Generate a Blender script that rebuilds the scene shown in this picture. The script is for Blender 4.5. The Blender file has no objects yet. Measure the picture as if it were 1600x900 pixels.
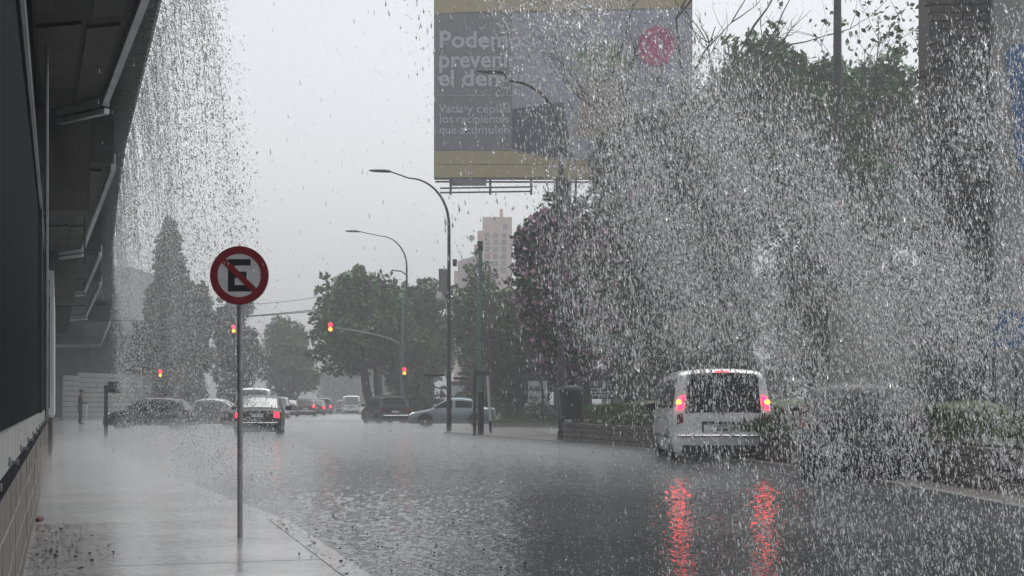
import bpy, bmesh, math, random
import numpy as np
from mathutils import Vector, Matrix

# ------------------------------------------------------------------ camera
F = 2300.0            # focal length in photo pixels (1600 wide)
HOR = 629.0           # horizon row
CH = 1.2              # camera height
scene = bpy.context.scene
cam_d = bpy.data.cameras.new('camera')
cam = bpy.data.objects.new('camera', cam_d)
scene.collection.objects.link(cam)
cam.location = (0, 0, CH)
cam.rotation_euler = (math.radians(90), 0, 0)
cam_d.sensor_width = 36.0
cam_d.lens = 36.0 * F / 1600.0
cam_d.shift_y = (HOR - 450.0) / 1600.0
cam_d.clip_start = 0.05
cam_d.clip_end = 3000
scene.camera = cam

# ------------------------------------------------------------------ sky, sun
SUN_EL, SUN_AZ = math.radians(72), math.radians(25)
world = bpy.data.worlds.new('World')
scene.world = world
world.use_nodes = True
wn, wl = world.node_tree.nodes, world.node_tree.links
wn.clear()
sky = wn.new('ShaderNodeTexSky')
sky.sky_type = 'NISHITA'
sky.sun_disc = False
sky.sun_elevation = SUN_EL
sky.sun_rotation = SUN_AZ
sky.dust_density = 4.0
sky.air_density = 1.0
hs = wn.new('ShaderNodeHueSaturation')
hs.inputs['Saturation'].default_value = 0.18
bg = wn.new('ShaderNodeBackground')
bg.inputs['Strength'].default_value = 0.13
wo = wn.new('ShaderNodeOutputWorld')
wl.new(sky.outputs[0], hs.inputs['Color'])
wl.new(hs.outputs[0], bg.inputs['Color'])
wl.new(bg.outputs[0], wo.inputs['Surface'])
sun_d = bpy.data.lights.new('sun', 'SUN')
sun_d.energy = 0.7
sun_d.angle = math.radians(40)
sun_d.color = (1.0, 0.98, 0.95)
sun = bpy.data.objects.new('sun', sun_d)
scene.collection.objects.link(sun)
sun.rotation_euler = (math.radians(90) - SUN_EL, 0, math.radians(180) - SUN_AZ)
scene.view_settings.view_transform = 'Standard'
scene.view_settings.look = 'None'
scene.view_settings.gamma = 1.0
scene.view_settings.exposure = 0.52
scene.view_settings.use_curve_mapping = False
cy = scene.cycles
cy.max_bounces = 8
cy.diffuse_bounces = 2
cy.glossy_bounces = 3
cy.transmission_bounces = 6
cy.transparent_max_bounces = 12
cy.volume_bounces = 2
cy.caustics_reflective = False
cy.caustics_refractive = False
cy.use_denoising = True
cy.sample_clamp_indirect = 6.0

rng = np.random.default_rng(7)
random.seed(7)
COL = scene.collection

# ------------------------------------------------------------------ helpers
def lin(r, g, b):
    f = lambda c: ((c / 255.0) / 12.92) if c <= 10 else (((c / 255.0) + 0.055) / 1.055) ** 2.4
    return (f(r), f(g), f(b), 1.0)

def PX(px, py, d):
    return Vector(((px - 800.0) / F * d, d, CH - (py - HOR) / F * d))

def GD(py, z=0.0):
    return (CH - z) * F / (py - HOR)

def G(px, py, z=0.0):
    d = GD(py, z)
    return Vector(((px - 800.0) / F * d, d, z))

TH = math.atan((92 - 800) / F)       # direction of the wall and the viaduct
AL = Vector((math.sin(TH), math.cos(TH), 0))
RT = Vector((math.cos(TH), -math.sin(TH), 0))
def W(a, b, z):
    return RT * a + AL * b + Vector((0, 0, z))

MATS = {}
def mat(name, col, rough=0.5, metal=0.0, var=0.0, vscale=4.0, bump=0.0, bscale=20.0,
        emit=None, estr=0.0, col2=None, spec=0.5, coat=0.0, trans=0.0, detail=4.0, stretch=None):
    if name in MATS:
        return MATS[name]
    m = bpy.data.materials.new(name)
    m.use_nodes = True
    nt = m.node_tree
    p = nt.nodes['Principled BSDF']
    if len(col) == 3:
        col = (*col, 1.0)
    p.inputs['Base Color'].default_value = col
    p.inputs['Roughness'].default_value = rough
    p.inputs['Metallic'].default_value = metal
    p.inputs['Specular IOR Level'].default_value = spec
    p.inputs['Coat Weight'].default_value = coat
    p.inputs['Transmission Weight'].default_value = trans
    tc = nt.nodes.new('ShaderNodeTexCoord')
    src = tc.outputs['Object']
    if stretch:
        mp = nt.nodes.new('ShaderNodeMapping')
        mp.inputs['Scale'].default_value = stretch
        nt.links.new(src, mp.inputs['Vector'])
        src = mp.outputs[0]
    if var > 0 or col2:
        n = nt.nodes.new('ShaderNodeTexNoise')
        n.inputs['Scale'].default_value = vscale
        n.inputs['Detail'].default_value = detail
        n.inputs['Roughness'].default_value = 0.65
        nt.links.new(src, n.inputs['Vector'])
        r = nt.nodes.new('ShaderNodeValToRGB')
        r.color_ramp.elements[0].position = 0.35
        r.color_ramp.elements[1].position = 0.68
        if col2 is None:
            a = [c * (1 - var) for c in col[:3]] + [1]
            b = [min(1, c * (1 + var)) for c in col[:3]] + [1]
        else:
            a, b = list(col), list(col2) if len(col2) == 4 else [*col2, 1]
        r.color_ramp.elements[0].color = a
        r.color_ramp.elements[1].color = b
        nt.links.new(n.outputs[0], r.inputs[0])
        nt.links.new(r.outputs[0], p.inputs['Base Color'])
    if bump > 0:
        n2 = nt.nodes.new('ShaderNodeTexNoise')
        n2.inputs['Scale'].default_value = bscale
        n2.inputs['Detail'].default_value = 5
        nt.links.new(src, n2.inputs['Vector'])
        bp = nt.nodes.new('ShaderNodeBump')
        bp.inputs['Strength'].default_value = bump
        bp.inputs['Distance'].default_value = 0.05
        nt.links.new(n2.outputs[0], bp.inputs['Height'])
        nt.links.new(bp.outputs[0], p.inputs['Normal'])
    if emit:
        p.inputs['Emission Color'].default_value = emit if len(emit) == 4 else (*emit, 1)
        p.inputs['Emission Strength'].default_value = estr
    MATS[name] = m
    return m

def setp(o, label=None, cat=None, group=None, kind=None):
    if label: o['label'] = label
    if cat: o['category'] = cat
    if group: o['group'] = group
    if kind: o['kind'] = kind
    return o

def thing(name, label, cat, loc=(0, 0, 0), rz=0.0, group=None):
    o = bpy.data.objects.new(name, None)
    o.empty_display_size = 0.2
    COL.objects.link(o)
    o.location = loc
    o.rotation_euler = (0, 0, rz)
    return setp(o, label, cat, group)

def link(name, me, parent=None, loc=None, rz=None):
    o = bpy.data.objects.new(name, me)
    COL.objects.link(o)
    if parent: o.parent = parent
    if loc is not None: o.location = loc
    if rz is not None: o.rotation_euler = (0, 0, rz)
    return o

class MB:
    def __init__(s):
        s.v, s.f = [], []
    def add(s, vs, fs):
        k = len(s.v)
        s.v += [tuple(p) for p in vs]
        s.f += [tuple(i + k for i in f) for f in fs]
        return s
    def box(s, x0, x1, y0, y1, z0, z1, M=None):
        vs = [Vector((x, y, z)) for z in (z0, z1) for y in (y0, y1) for x in (x0, x1)]
        if M is not None: vs = [M @ p for p in vs]
        return s.add(vs, [(0, 2, 3, 1), (4, 5, 7, 6), (0, 1, 5, 4), (2, 6, 7, 3), (0, 4, 6, 2), (1, 3, 7, 5)])
    def hexa(s, q):   # 8 points: bottom quad then top quad
        return s.add(q, [(0, 3, 2, 1), (4, 5, 6, 7), (0, 1, 5, 4), (1, 2, 6, 5), (2, 3, 7, 6), (3, 0, 4, 7)])
    def bbox(s, x0, x1, y0, y1, z0, z1, c=0.01, M=None):   # chamfered box
        bm = bmesh.new()
        bmesh.ops.create_cube(bm, size=1)
        for p in bm.verts:
            p.co = Vector(((x0 + x1) / 2 + p.co.x * (x1 - x0), (y0 + y1) / 2 + p.co.y * (y1 - y0), (z0 + z1) / 2 + p.co.z * (z1 - z0)))
        bmesh.ops.bevel(bm, geom=bm.edges[:], offset=c, segments=1, affect='EDGES')
        bm.verts.index_update()
        vs = [M @ p.co if M is not None else p.co.copy() for p in bm.verts]
        fs = [tuple(q.index for q in f.verts) for f in bm.faces]
        bm.free()
        return s.add(vs, fs)
    def tube(s, pts, rad, n=8, caps=True):
        pts = [Vector(p) for p in pts]
        if not hasattr(rad, '__len__'): rad = [rad] * len(pts)
        vs, fs = [], []
        up = None
        for i, p in enumerate(pts):
            t = (pts[min(i + 1, len(pts) - 1)] - pts[max(i - 1, 0)])
            t = t.normalized() if t.length > 1e-9 else Vector((0, 0, 1))
            if up is None:
                up = Vector((1, 0, 0)) if abs(t.x) < 0.8 else Vector((0, 1, 0))
            a = (up - t * up.dot(t)).normalized()
            up = a
            b = t.cross(a)
            for k in range(n):
                an = 2 * math.pi * k / n
                vs.append(p + (a * math.cos(an) + b * math.sin(an)) * rad[i])
        for i in range(len(pts) - 1):
            for k in range(n):
                k2 = (k + 1) % n
                fs.append((i * n + k, i * n + k2, (i + 1) * n + k2, (i + 1) * n + k))
        if caps:
            fs.append(tuple(range(n - 1, -1, -1)))
            fs.append(tuple((len(pts) - 1) * n + k for k in range(n)))
        return s.add(vs, fs)
    def lathe(s, prof, n=20, axis='z', o=(0, 0, 0)):   # prof: (r, h)
        o = Vector(o)
        vs, fs = [], []
        for r, h in prof:
            for k in range(n):
                an = 2 * math.pi * k / n
                c, q = r * math.cos(an), r * math.sin(an)
                vs.append(o + (Vector((c, q, h)) if axis == 'z' else Vector((c, h, q)) if axis == 'y' else Vector((h, c, q))))
        for i in range(len(prof) - 1):
            for k in range(n):
                k2 = (k + 1) % n
                fs.append((i * n + k, i * n + k2, (i + 1) * n + k2, (i + 1) * n + k))
        fs.append(tuple(range(n - 1, -1, -1)))
        fs.append(tuple((len(prof) - 1) * n + k for k in range(n)))
        return s.add(vs, fs)
    def prism(s, poly, y0, y1):   # polygon in xz, extruded along y
        n = len(poly)
        vs = [(x, y0, z) for x, z in poly] + [(x, y1, z) for x, z in poly]
        fs = [tuple(range(n)), tuple(range(2 * n - 1, n - 1, -1))]
        fs += [(i, i + n, (i + 1) % n + n, (i + 1) % n) for i in range(n)]
        return s.add(vs, fs)
    def flat(s, poly, z0, z1):    # polygon in xy, extruded along z
        n = len(poly)
        vs = [(p[0], p[1], z0) for p in poly] + [(p[0], p[1], z1) for p in poly]
        fs = [tuple(range(n - 1, -1, -1)), tuple(range(n, 2 * n))]
        fs += [(i, (i + 1) % n, (i + 1) % n + n, i + n) for i in range(n)]
        return s.add(vs, fs)
    def mesh(s, name, m, smooth=False):
        me = bpy.data.meshes.new(name)
        me.from_pydata(s.v, [], s.f)
        me.materials.append(m)
        if smooth:
            me.shade_smooth()
            try: me.set_sharp_from_angle(angle=math.radians(40))
            except Exception: pass
        return me
    def build(s, name, m, parent=None, smooth=False, recalc=False, loc=None, rz=None):
        me = s.mesh(name, m, smooth)
        if recalc:
            bm = bmesh.new(); bm.from_mesh(me)
            bmesh.ops.recalc_face_normals(bm, faces=bm.faces[:])
            bm.to_mesh(me); bm.free()
        return link(name, me, parent, loc, rz)

def np_mesh(name, V, Fc, k, m, smooth=False):
    me = bpy.data.meshes.new(name)
    nf = len(Fc)
    me.vertices.add(len(V)); me.vertices.foreach_set('co', np.asarray(V, np.float32).ravel())
    me.loops.add(nf * k); me.loops.foreach_set('vertex_index', np.asarray(Fc, np.int32).ravel())
    me.polygons.add(nf)
    me.polygons.foreach_set('loop_start', np.arange(0, nf * k, k, dtype=np.int32))
    me.polygons.foreach_set('use_smooth', np.full(nf, smooth, dtype=bool))
    me.materials.append(m)
    me.update(calc_edges=True)
    return me

def unit(v):
    return v / np.maximum(np.linalg.norm(v, axis=1, keepdims=True), 1e-9)

def leaves(name, C, size, m, parent=None, aspect=0.5, droop=0.0, lay=1.0):
    """one rhombic leaf clump face per centre"""
    n = len(C)
    d = rng.normal(size=(n, 3)); d[:, 2] = d[:, 2] * lay - droop; d = unit(d)
    e = unit(np.cross(d, rng.normal(size=(n, 3)) * (lay, lay, 1)))
    nrm = np.cross(d, e)
    s = (np.asarray(size) * rng.uniform(0.6, 1.35, n))[:, None]
    V = np.empty((n, 4, 3))
    V[:, 0] = C - d * s
    V[:, 1] = C + e * s * aspect + nrm * s * 0.15
    V[:, 2] = C + d * s
    V[:, 3] = C - e * s * aspect + nrm * s * 0.15
    Fc = np.arange(n * 4).reshape(n, 4)
    return link(name, np_mesh(name, V.reshape(-1, 3), Fc, 4, m), parent)

def drops(name, C, wid, length, axis, m, kind='stuff'):
    """tapered drops: a four-sided spindle each"""
    n = len(C)
    ax = unit(np.asarray(axis, float))
    a = unit(np.cross(ax, rng.normal(size=(n, 3))))
    b = np.cross(ax, a)
    V = np.empty((n, 6, 3))
    w = np.asarray(wid)[:, None]; l = np.asarray(length)[:, None]
    V[:, 0] = C - ax * l * 0.5
    V[:, 5] = C + ax * l * 0.5
    for k in range(4):
        an = math.pi / 2 * k
        V[:, 1 + k] = C - ax * l * 0.12 + (a * math.cos(an) + b * math.sin(an)) * w * 0.5
    base = []
    for k in range(4):
        base.append((0, 1 + (k + 1) % 4, 1 + k))
        base.append((5, 1 + k, 1 + (k + 1) % 4))
    Fc = (np.arange(n)[:, None, None] * 6 + np.array(base)[None]).reshape(-1, 3)
    return link(name, np_mesh(name, V.reshape(-1, 3), Fc, 3, m, True))

# ------------------------------------------------------------------ materials
M_metal = mat('galvanised', (0.26, 0.27, 0.28), 0.35, 0.7, var=0.15, vscale=12)
M_dark = mat('dark_paint', (0.02, 0.022, 0.024), 0.35)
M_black = mat('black_plastic', (0.012, 0.012, 0.013), 0.4)
M_rubber = mat('tyre_rubber', (0.015, 0.015, 0.016), 0.6)
M_glass = mat('car_glass', (0.008, 0.009, 0.011), 0.1, spec=0.15)
M_glassl = mat('car_glass_light', (0.16, 0.19, 0.2), 0.08, spec=0.8)
M_rim = mat('wheel_rim', (0.35, 0.36, 0.37), 0.3, 0.8)
M_chrome = mat('chrome', (0.6, 0.6, 0.62), 0.15, 1.0)
M_red_on = mat('brake_light_on', (0.5, 0.01, 0.01), 0.3, emit=(1.0, 0.006, 0.025), estr=12)
M_smoke = mat('smoked_lens', (0.03, 0.006, 0.008), 0.2)
M_red_far = mat('brake_light_queue', (0.5, 0.01, 0.01), 0.3, emit=(1.0, 0.02, 0.04), estr=2.6)
M_amb_on = mat('bulb_core', (0.8, 0.3, 0.02), 0.3, emit=(1.0, 0.25, 0.03), estr=5)
M_red_off = mat('red_lens', (0.16, 0.008, 0.012), 0.15)
M_sig_red = mat('signal_red_on', (0.5, 0.01, 0.01), 0.3, emit=(1.0, 0.012, 0.035), estr=6)
M_sig_amb = mat('signal_amber_on', (0.7, 0.25, 0.02), 0.3, emit=(1.0, 0.30, 0.03), estr=3)
M_headl = mat('headlamp_lens', (0.7, 0.72, 0.72), 0.1, emit=(1, 0.95, 0.85), estr=0.6)
M_plate = mat('plate_white', (0.8, 0.8, 0.8), 0.4)
M_white = mat('white_paint', (0.62, 0.63, 0.63), 0.35, var=0.1)
M_conc = mat('concrete', (0.20, 0.195, 0.185), 0.6, var=0.3, vscale=2.5, bump=0.3)
M_kerb = mat('kerb_stone', (0.17, 0.17, 0.165), 0.35, var=0.25, vscale=5, bump=0.2)

def water_ground(name, col, rough, wave=0.5, ring=0.6, col2=None, vs=0.6, wd=0.02):
    m = bpy.data.materials.new(name); m.use_nodes = True
    nt = m.node_tree; N = nt.nodes; L = nt.links
    p = N['Principled BSDF']
    p.inputs['Specular IOR Level'].default_value = 0.55
    tc = N.new('ShaderNodeTexCoord')
    n1 = N.new('ShaderNodeTexNoise'); n1.inputs['Scale'].default_value = vs; n1.inputs['Detail'].default_value = 6
    L.new(tc.outputs['Object'], n1.inputs['Vector'])
    r = N.new('ShaderNodeValToRGB')
    r.color_ramp.elements[0].position = 0.3; r.color_ramp.elements[0].color = (*col, 1)
    r.color_ramp.elements[1].position = 0.7; r.color_ramp.elements[1].color = (*(col2 or [c * 1.7 for c in col]), 1)
    L.new(n1.outputs[0], r.inputs[0]); L.new(r.outputs[0], p.inputs['Base Color'])
    mr = N.new('ShaderNodeMapRange')
    mr.inputs['From Min'].default_value = 0.3; mr.inputs['From Max'].default_value = 0.7
    mr.inputs['To Min'].default_value = rough * 0.5; mr.inputs['To Max'].default_value = rough * 1.6
    n3 = N.new('ShaderNodeTexNoise'); n3.inputs['Scale'].default_value = vs * 1.7; n3.inputs['Detail'].default_value = 5
    mp = N.new('ShaderNodeMapping'); mp.inputs['Scale'].default_value = (0.5, 5.0, 1)
    L.new(tc.outputs['Object'], mp.inputs['Vector']); L.new(mp.outputs[0], n3.inputs['Vector'])
    L.new(n3.outputs[0], mr.inputs['Value']); L.new(mr.outputs[0], p.inputs['Roughness'])
    w1 = N.new('ShaderNodeTexNoise'); w1.inputs['Scale'].default_value = 5.0; w1.inputs['Detail'].default_value = 3
    w2 = N.new('ShaderNodeTexNoise'); w2.inputs['Scale'].default_value = 38.0; w2.inputs['Detail'].default_value = 2
    vo = N.new('ShaderNodeTexVoronoi'); vo.inputs['Scale'].default_value = 9.0
    for q in (w1, w2, vo): L.new(tc.outputs['Object'], q.inputs['Vector'])
    sn = N.new('ShaderNodeMath'); sn.operation = 'SINE'
    ml = N.new('ShaderNodeMath'); ml.operation = 'MULTIPLY'; ml.inputs[1].default_value = 60.0
    L.new(vo.outputs['Distance'], ml.inputs[0]); L.new(ml.outputs[0], sn.inputs[0])
    b1 = N.new('ShaderNodeBump'); b1.inputs['Strength'].default_value = wave; b1.inputs['Distance'].default_value = wd
    b2 = N.new('ShaderNodeBump'); b2.inputs['Strength'].default_value = ring; b2.inputs['Distance'].default_value = 0.004
    b3 = N.new('ShaderNodeBump'); b3.inputs['Strength'].default_value = ring * 0.35; b3.inputs['Distance'].default_value = 0.002
    L.new(w1.outputs[0], b1.inputs['Height'])
    L.new(w2.outputs[0], b2.inputs['Height']); L.new(b1.outputs[0], b2.inputs['Normal'])
    L.new(sn.outputs[0], b3.inputs['Height']); L.new(b2.outputs[0], b3.inputs['Normal'])
    L.new(b3.outputs[0], p.inputs['Normal'])
    return m

M_road = water_ground('wet_asphalt', (0.045, 0.046, 0.048), 0.10, 0.6, 1.0, wd=0.06)
M_walk = water_ground('wet_pavement', (0.30, 0.30, 0.30), 0.07, 0.12, 0.22, vs=0.9)
M_earth = mat('ground_earth', (0.05, 0.055, 0.04), 0.5, var=0.4, vscale=0.4, bump=0.4)
M_grass = mat('grass', (0.05, 0.085, 0.025), 0.6, var=0.35, vscale=1.5)
M_drygrass = mat('dry_grass', (0.20, 0.15, 0.06), 0.7, var=0.3, vscale=2)

def water_mat(name, white=0.3, ior=1.33, tint=(1, 1, 1, 1)):
    m = bpy.data.materials.new(name); m.use_nodes = True
    nt = m.node_tree; N = nt.nodes; L = nt.links
    N.remove(N['Principled BSDF'])
    out = N['Material Output']
    g = N.new('ShaderNodeBsdfGlass'); g.inputs['IOR'].default_value = ior; g.inputs['Roughness'].default_value = 0.0
    g.inputs['Color'].default_value = tint
    d = N.new('ShaderNodeBsdfDiffuse'); d.inputs['Color'].default_value = (0.9, 0.9, 0.9, 1)
    t = N.new('ShaderNodeBsdfTranslucent'); t.inputs['Color'].default_value = (0.9, 0.9, 0.9, 1)
    mx0 = N.new('ShaderNodeMixShader'); mx0.inputs[0].default_value = 0.5
    L.new(d.outputs[0], mx0.inputs[1]); L.new(t.outputs[0], mx0.inputs[2])
    mx = N.new('ShaderNodeMixShader'); mx.inputs[0].default_value = white
    L.new(g.outputs[0], mx.inputs[1]); L.new(mx0.outputs[0], mx.inputs[2])
    L.new(mx.outputs[0], out.inputs['Surface'])
    return m
M_drop = water_mat('water_drop', 0.04)
M_foam = water_mat('water_aerated', 0.94)

# ------------------------------------------------------------------ setting: ground, road, pavements
g = MB().flat([(-390, -60), (390, -60), (390, 390), (-390, 390)], -0.3, -0.02)
setp(g.build('ground', M_earth), kind='structure')
# one sheet of flooded road: the near street, the crossing and the far street
rd = MB().flat([(-60, -20), (26, -20), (26, 130), (40, 300), (-120, 300), (-120, 20), (-60, 20)], -0.015, 0.0)
setp(rd.build('road', M_road), kind='structure')

# standing water on the near road: a sheet with real ripples and rain-drop dimples
def flood():
    nr, nc = 330, 720
    yy = GD(np.linspace(906, 676, nr))
    u_ = np.linspace(-0.36, 0.40, nc)
    X = yy[:, None] * u_[None, :] + 0 * yy[:, None]; Y = np.repeat(yy[:, None], nc, 1)
    def sm(a, k):
        for _ in range(k):
            a = (a + np.roll(a, 1, 0) + np.roll(a, -1, 0) + np.roll(a, 1, 1) + np.roll(a, -1, 1)) / 5
        return a
    def smx(a, k):
        for _ in range(k):
            a = (a + np.roll(a, 1, 1) + np.roll(a, -1, 1)) / 3
        return a
    h1 = smx(rng.normal(size=(nr, nc)), 3); h1 /= h1.std()
    h2 = smx(sm(rng.normal(size=(nr, nc)), 4), 14); h2 /= h2.std()
    h3 = np.zeros((nr, nc))
    for k in range(14):
        an = rng.uniform(0, 6.28); fq = rng.uniform(3, 14)
        h3 += np.sin(fq * (X * math.cos(an) + Y * math.sin(an)) + rng.uniform(0, 6.28) + 1.5 * np.sin(0.9 * X + 0.5 * Y + k)) / fq
    dr = np.minimum(yy ** 2 / 2760 * 0.7, 0.075)[:, None]
    patch = 0.5 + 0.5 * np.sin(0.55 * X + 1.3 * np.sin(0.31 * Y)) * np.sin(0.37 * Y + 0.8 * np.sin(0.6 * X))
    Z = 0.017 + dr * (0.045 * h1 + 0.006 * h2) * (0.6 + 0.6 * patch) + 0.002 * h3
    # splash crowns
    n = 16000
    i, j = rng.integers(1, nr - 1, n), rng.integers(1, nc - 1, n)
    Z[i, j] += 0.10 * dr[i, 0] * rng.uniform(0.3, 1.4, n)
    Z = np.clip(Z, 0.004, 0.06)
    V = np.stack([X, Y, Z], 2).reshape(-1, 3)
    a = (np.arange(nr - 1)[:, None] * nc + np.arange(nc - 1)[None]).ravel()
    Fc = np.stack([a, a + 1, a + nc + 1, a + nc], 1)
    return setp(link('flood_water', np_mesh('flood_water', V, Fc, 4, M_flood, True)), kind='structure')
M_flood = water_ground('flood_water', (0.03, 0.031, 0.033), 0.05, 0.1, 0.25, wd=0.02)
flood()

# near pavement on the left: kerb edge from the picture
K0, K1 = G(447, 810, 0.10), G(585, 903, 0.10)
kd = (K1 - K0).normalized()
kn = K0 - kd * 0
def side_a(p): return p.dot(RT)
def side_b(p): return p.dot(AL)
aK0, bK0, aK1, bK1 = side_a(K0), side_b(K0), side_a(K1), side_b(K1)
def kerb_a(b): return aK0 + (aK1 - aK0) * (b - bK0) / (bK1 - bK0)
B_END = bK0
def PW(a, b): p = W(a, b, 0); return (p.x, p.y)
sw = thing('pavement', None, None); sw['kind'] = 'structure'
bed = MB().flat([PW(-0.6, -6), PW(kerb_a(-6) - 0.30, -6), PW(kerb_a(B_END) - 0.17, B_END - 0.01), PW(-0.6, B_END - 0.9)], 0.004, 0.085)
bed.build('bed', M_walk, sw)
# slabs, joints across the walk (~1.8 m) with a seam along
def lerp(a, b, t): return a + (b - a) * t
joint_rows = [-6, -4.1, -2.2, -0.3, 1.6, 3.5, 5.4, 7.3, 8.95, side_b(G(400, 877, 0.1)), 12.3, 13.35]
def bend(a):   # the far end of the walk runs square to the picture
    p0 = W(a, B_END, 0); 
    return B_END - 0.0 + (a - aK0) * math.tan(-TH) * -1.0 * 0.0 - 0.0
for i in range(len(joint_rows)):
    b0 = joint_rows[i]
    b1 = joint_rows[i + 1] if i + 1 < len(joint_rows) else B_END
    for a0f, a1f in ((-0.22, 'k'),):
        def aa(f, b):
            if f == -0.22: return -0.24
            if f is None: return 0.62
            return kerb_a(b) - 0.17
        gq = 0.006
        q = [PW(aa(a0f, b0) + gq, b0 + gq), PW(aa(a1f, b0) - gq, b0 + gq), PW(aa(a1f, b1) - gq, b1 - gq), PW(aa(a0f, b1) + gq, b1 - gq)]
        MB().flat(q, 0.086, 0.100 + random.uniform(-0.0012, 0.0012)).build('slab', M_walk, sw)
kb = -6.0
while kb < B_END - 0.01:
    ke = min(kb + 1.0, B_END)
    q = [PW(kerb_a(kb) - 0.173, kb + 0.002), PW(kerb_a(kb), kb + 0.002), PW(kerb_a(ke), ke - 0.002), PW(kerb_a(ke) - 0.173, ke - 0.002)]
    MB().flat(q, -0.01, 0.103).build('kerb_stone', M_walk, sw)
    kb = ke
# low apron beyond the pavement's end, along the wall
ap = MB().flat([PW(-1.2, B_END - 0.4), PW(kerb_a(B_END) + 0.1, B_END + 0.004), PW(1.4, 30), PW(1.0, 46), PW(-6, 46)], -0.01, 0.045)
setp(ap.build('apron', M_walk), kind='structure')

# right pavement with kerb
RK = [G(700, 679.5), G(735, 682.5), G(780, 686.5), G(900, 697), G(1010, 708), G(1150, 725), G(1300, 747), G(1460, 778), G(1640, 815), G(2000, 890)]
BK = [G(704, 675), G(735, 673), G(800, 673), G(884, 690), G(1000, 701), G(1150, 716), G(1300, 733), G(1460, 752), G(1640, 778), G(2000, 832)]
rp = thing('right_pavement', None, None); rp['kind'] = 'structure'
fl = MB().flat([(p.x, p.y) for p in RK] + [(p.x + 0.4, p.y + 1.0) for p in reversed(BK)], 0.0, 0.11)
M_gravel = mat('leaf_strewn_paving', (0.10, 0.085, 0.075), 0.4, var=0.8, vscale=7, bump=0.5, bscale=9, detail=8)
fl.build('paving', M_gravel, rp)
for i in range(len(RK) - 1):
    A, B = RK[i], RK[i + 1]
    n = max(1, int((B - A).length / 1.2))
    for k in range(n):
        p, q = A.lerp(B, (k + 0.01) / n), A.lerp(B, (k + 0.99) / n)
        t = (q - p).normalized(); nn = Vector((t.y, -t.x, 0))
        if nn.y > 0: nn = -nn
        MB().flat([(p.x, p.y), (q.x, q.y), ((q + nn * 0.16).x, (q + nn * 0.16).y), ((p + nn * 0.16).x, (p + nn * 0.16).y)], -0.01, 0.125).build('kerb_stone', M_kerb, rp)

# grass bank behind the low stone wall
SWL = [G(884, 690, 0.11), G(1000, 700, 0.11), G(1150, 714, 0.11), G(1300, 731, 0.11), G(1460, 752, 0.11), G(1640, 778, 0.11)]
bank = MB()
rows = []
for k, (off, z) in enumerate([(0.15, 0.62), (2.5, 0.85), (7, 1.15), (14, 1.3), (40, 1.4)]):
    rows.append([Vector((p.x + off * 0.25, p.y + off * 0.97, z + random.uniform(-0.05, 0.05))) for p in SWL])
flatb = [p for r in rows for p in r]
nS = len(SWL)
bank.add(flatb, [(r * nS + i, r * nS + i + 1, (r + 1) * nS + i + 1, (r + 1) * nS + i) for r in range(len(rows) - 1) for i in range(nS - 1)])
# skirts down to the ground
bank.add([p for p in rows[0]] + [Vector((p.x, p.y, -0.05)) for p in rows[0]], [(i, i + nS, i + nS + 1, i + 1) for i in range(nS - 1)])
bank.add([r[0] for r in rows] + [Vector((r[0].x, r[0].y, -0.05)) for r in rows], [(i, i + 1, i + 6, i + 5) for i in range(4)])
setp(bank.build('grass_bank', M_grass, smooth=True), kind='structure')
def tufts(name, A, B, depth, n, h, m, z0):
    t = rng.uniform(0, 1, n)
    C = np.stack([A.x + (B.x - A.x) * t + rng.uniform(0, depth, n) * 0.25, A.y + (B.y - A.y) * t, np.zeros(n)], 1)
    s = rng.uniform(0, depth, n); C[:, 1] += s
    C[:, 2] = z0 + s * 0.06
    V = np.empty((n, 3, 3)); an = rng.uniform(0, 6.28, n); hh = h * rng.uniform(0.5, 1.3, n)
    dx = np.stack([np.cos(an), np.sin(an), 0 * an], 1) * 0.025
    V[:, 0] = C - dx; V[:, 1] = C + dx
    V[:, 2] = C + np.stack([rng.normal(0, 0.05, n), rng.normal(0, 0.05, n), hh], 1)
    return setp(link(name, np_mesh(name, V.reshape(-1, 3), np.arange(n * 3).reshape(n, 3), 3, m)), kind='stuff')
setp(tufts('grass_tufts', SWL[0], SWL[-1], 6.0, 26000, 0.16, M_grass, 0.66), 'short wet grass on the bank behind the low stone wall', 'grass')
setp(tufts('dry_grass_tufts', G(886, 688, 0.1), G(985, 694, 0.1), 3.0, 5000, 0.14, M_drygrass, 0.72), 'yellowed grass patch on the bank beside the dark waste bin', 'grass')
# low bank left of it, in front of the bikes
lb = MB().flat([(G(770, 671).x, G(770, 671).y), (G(884, 671).x + 0.2, G(884, 671).y), (G(900, 660).x, G(900, 660).y), (G(765, 660).x, G(765, 660).y)], -0.01, 0.42)
setp(lb.build('raised_lawn', M_grass), kind='structure')
setp(tufts('lawn_tufts', G(772, 670), G(884, 670), 9.0, 6000, 0.16, M_grass, 0.42), 'strip of green lawn under the bicycles', 'grass')

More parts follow.
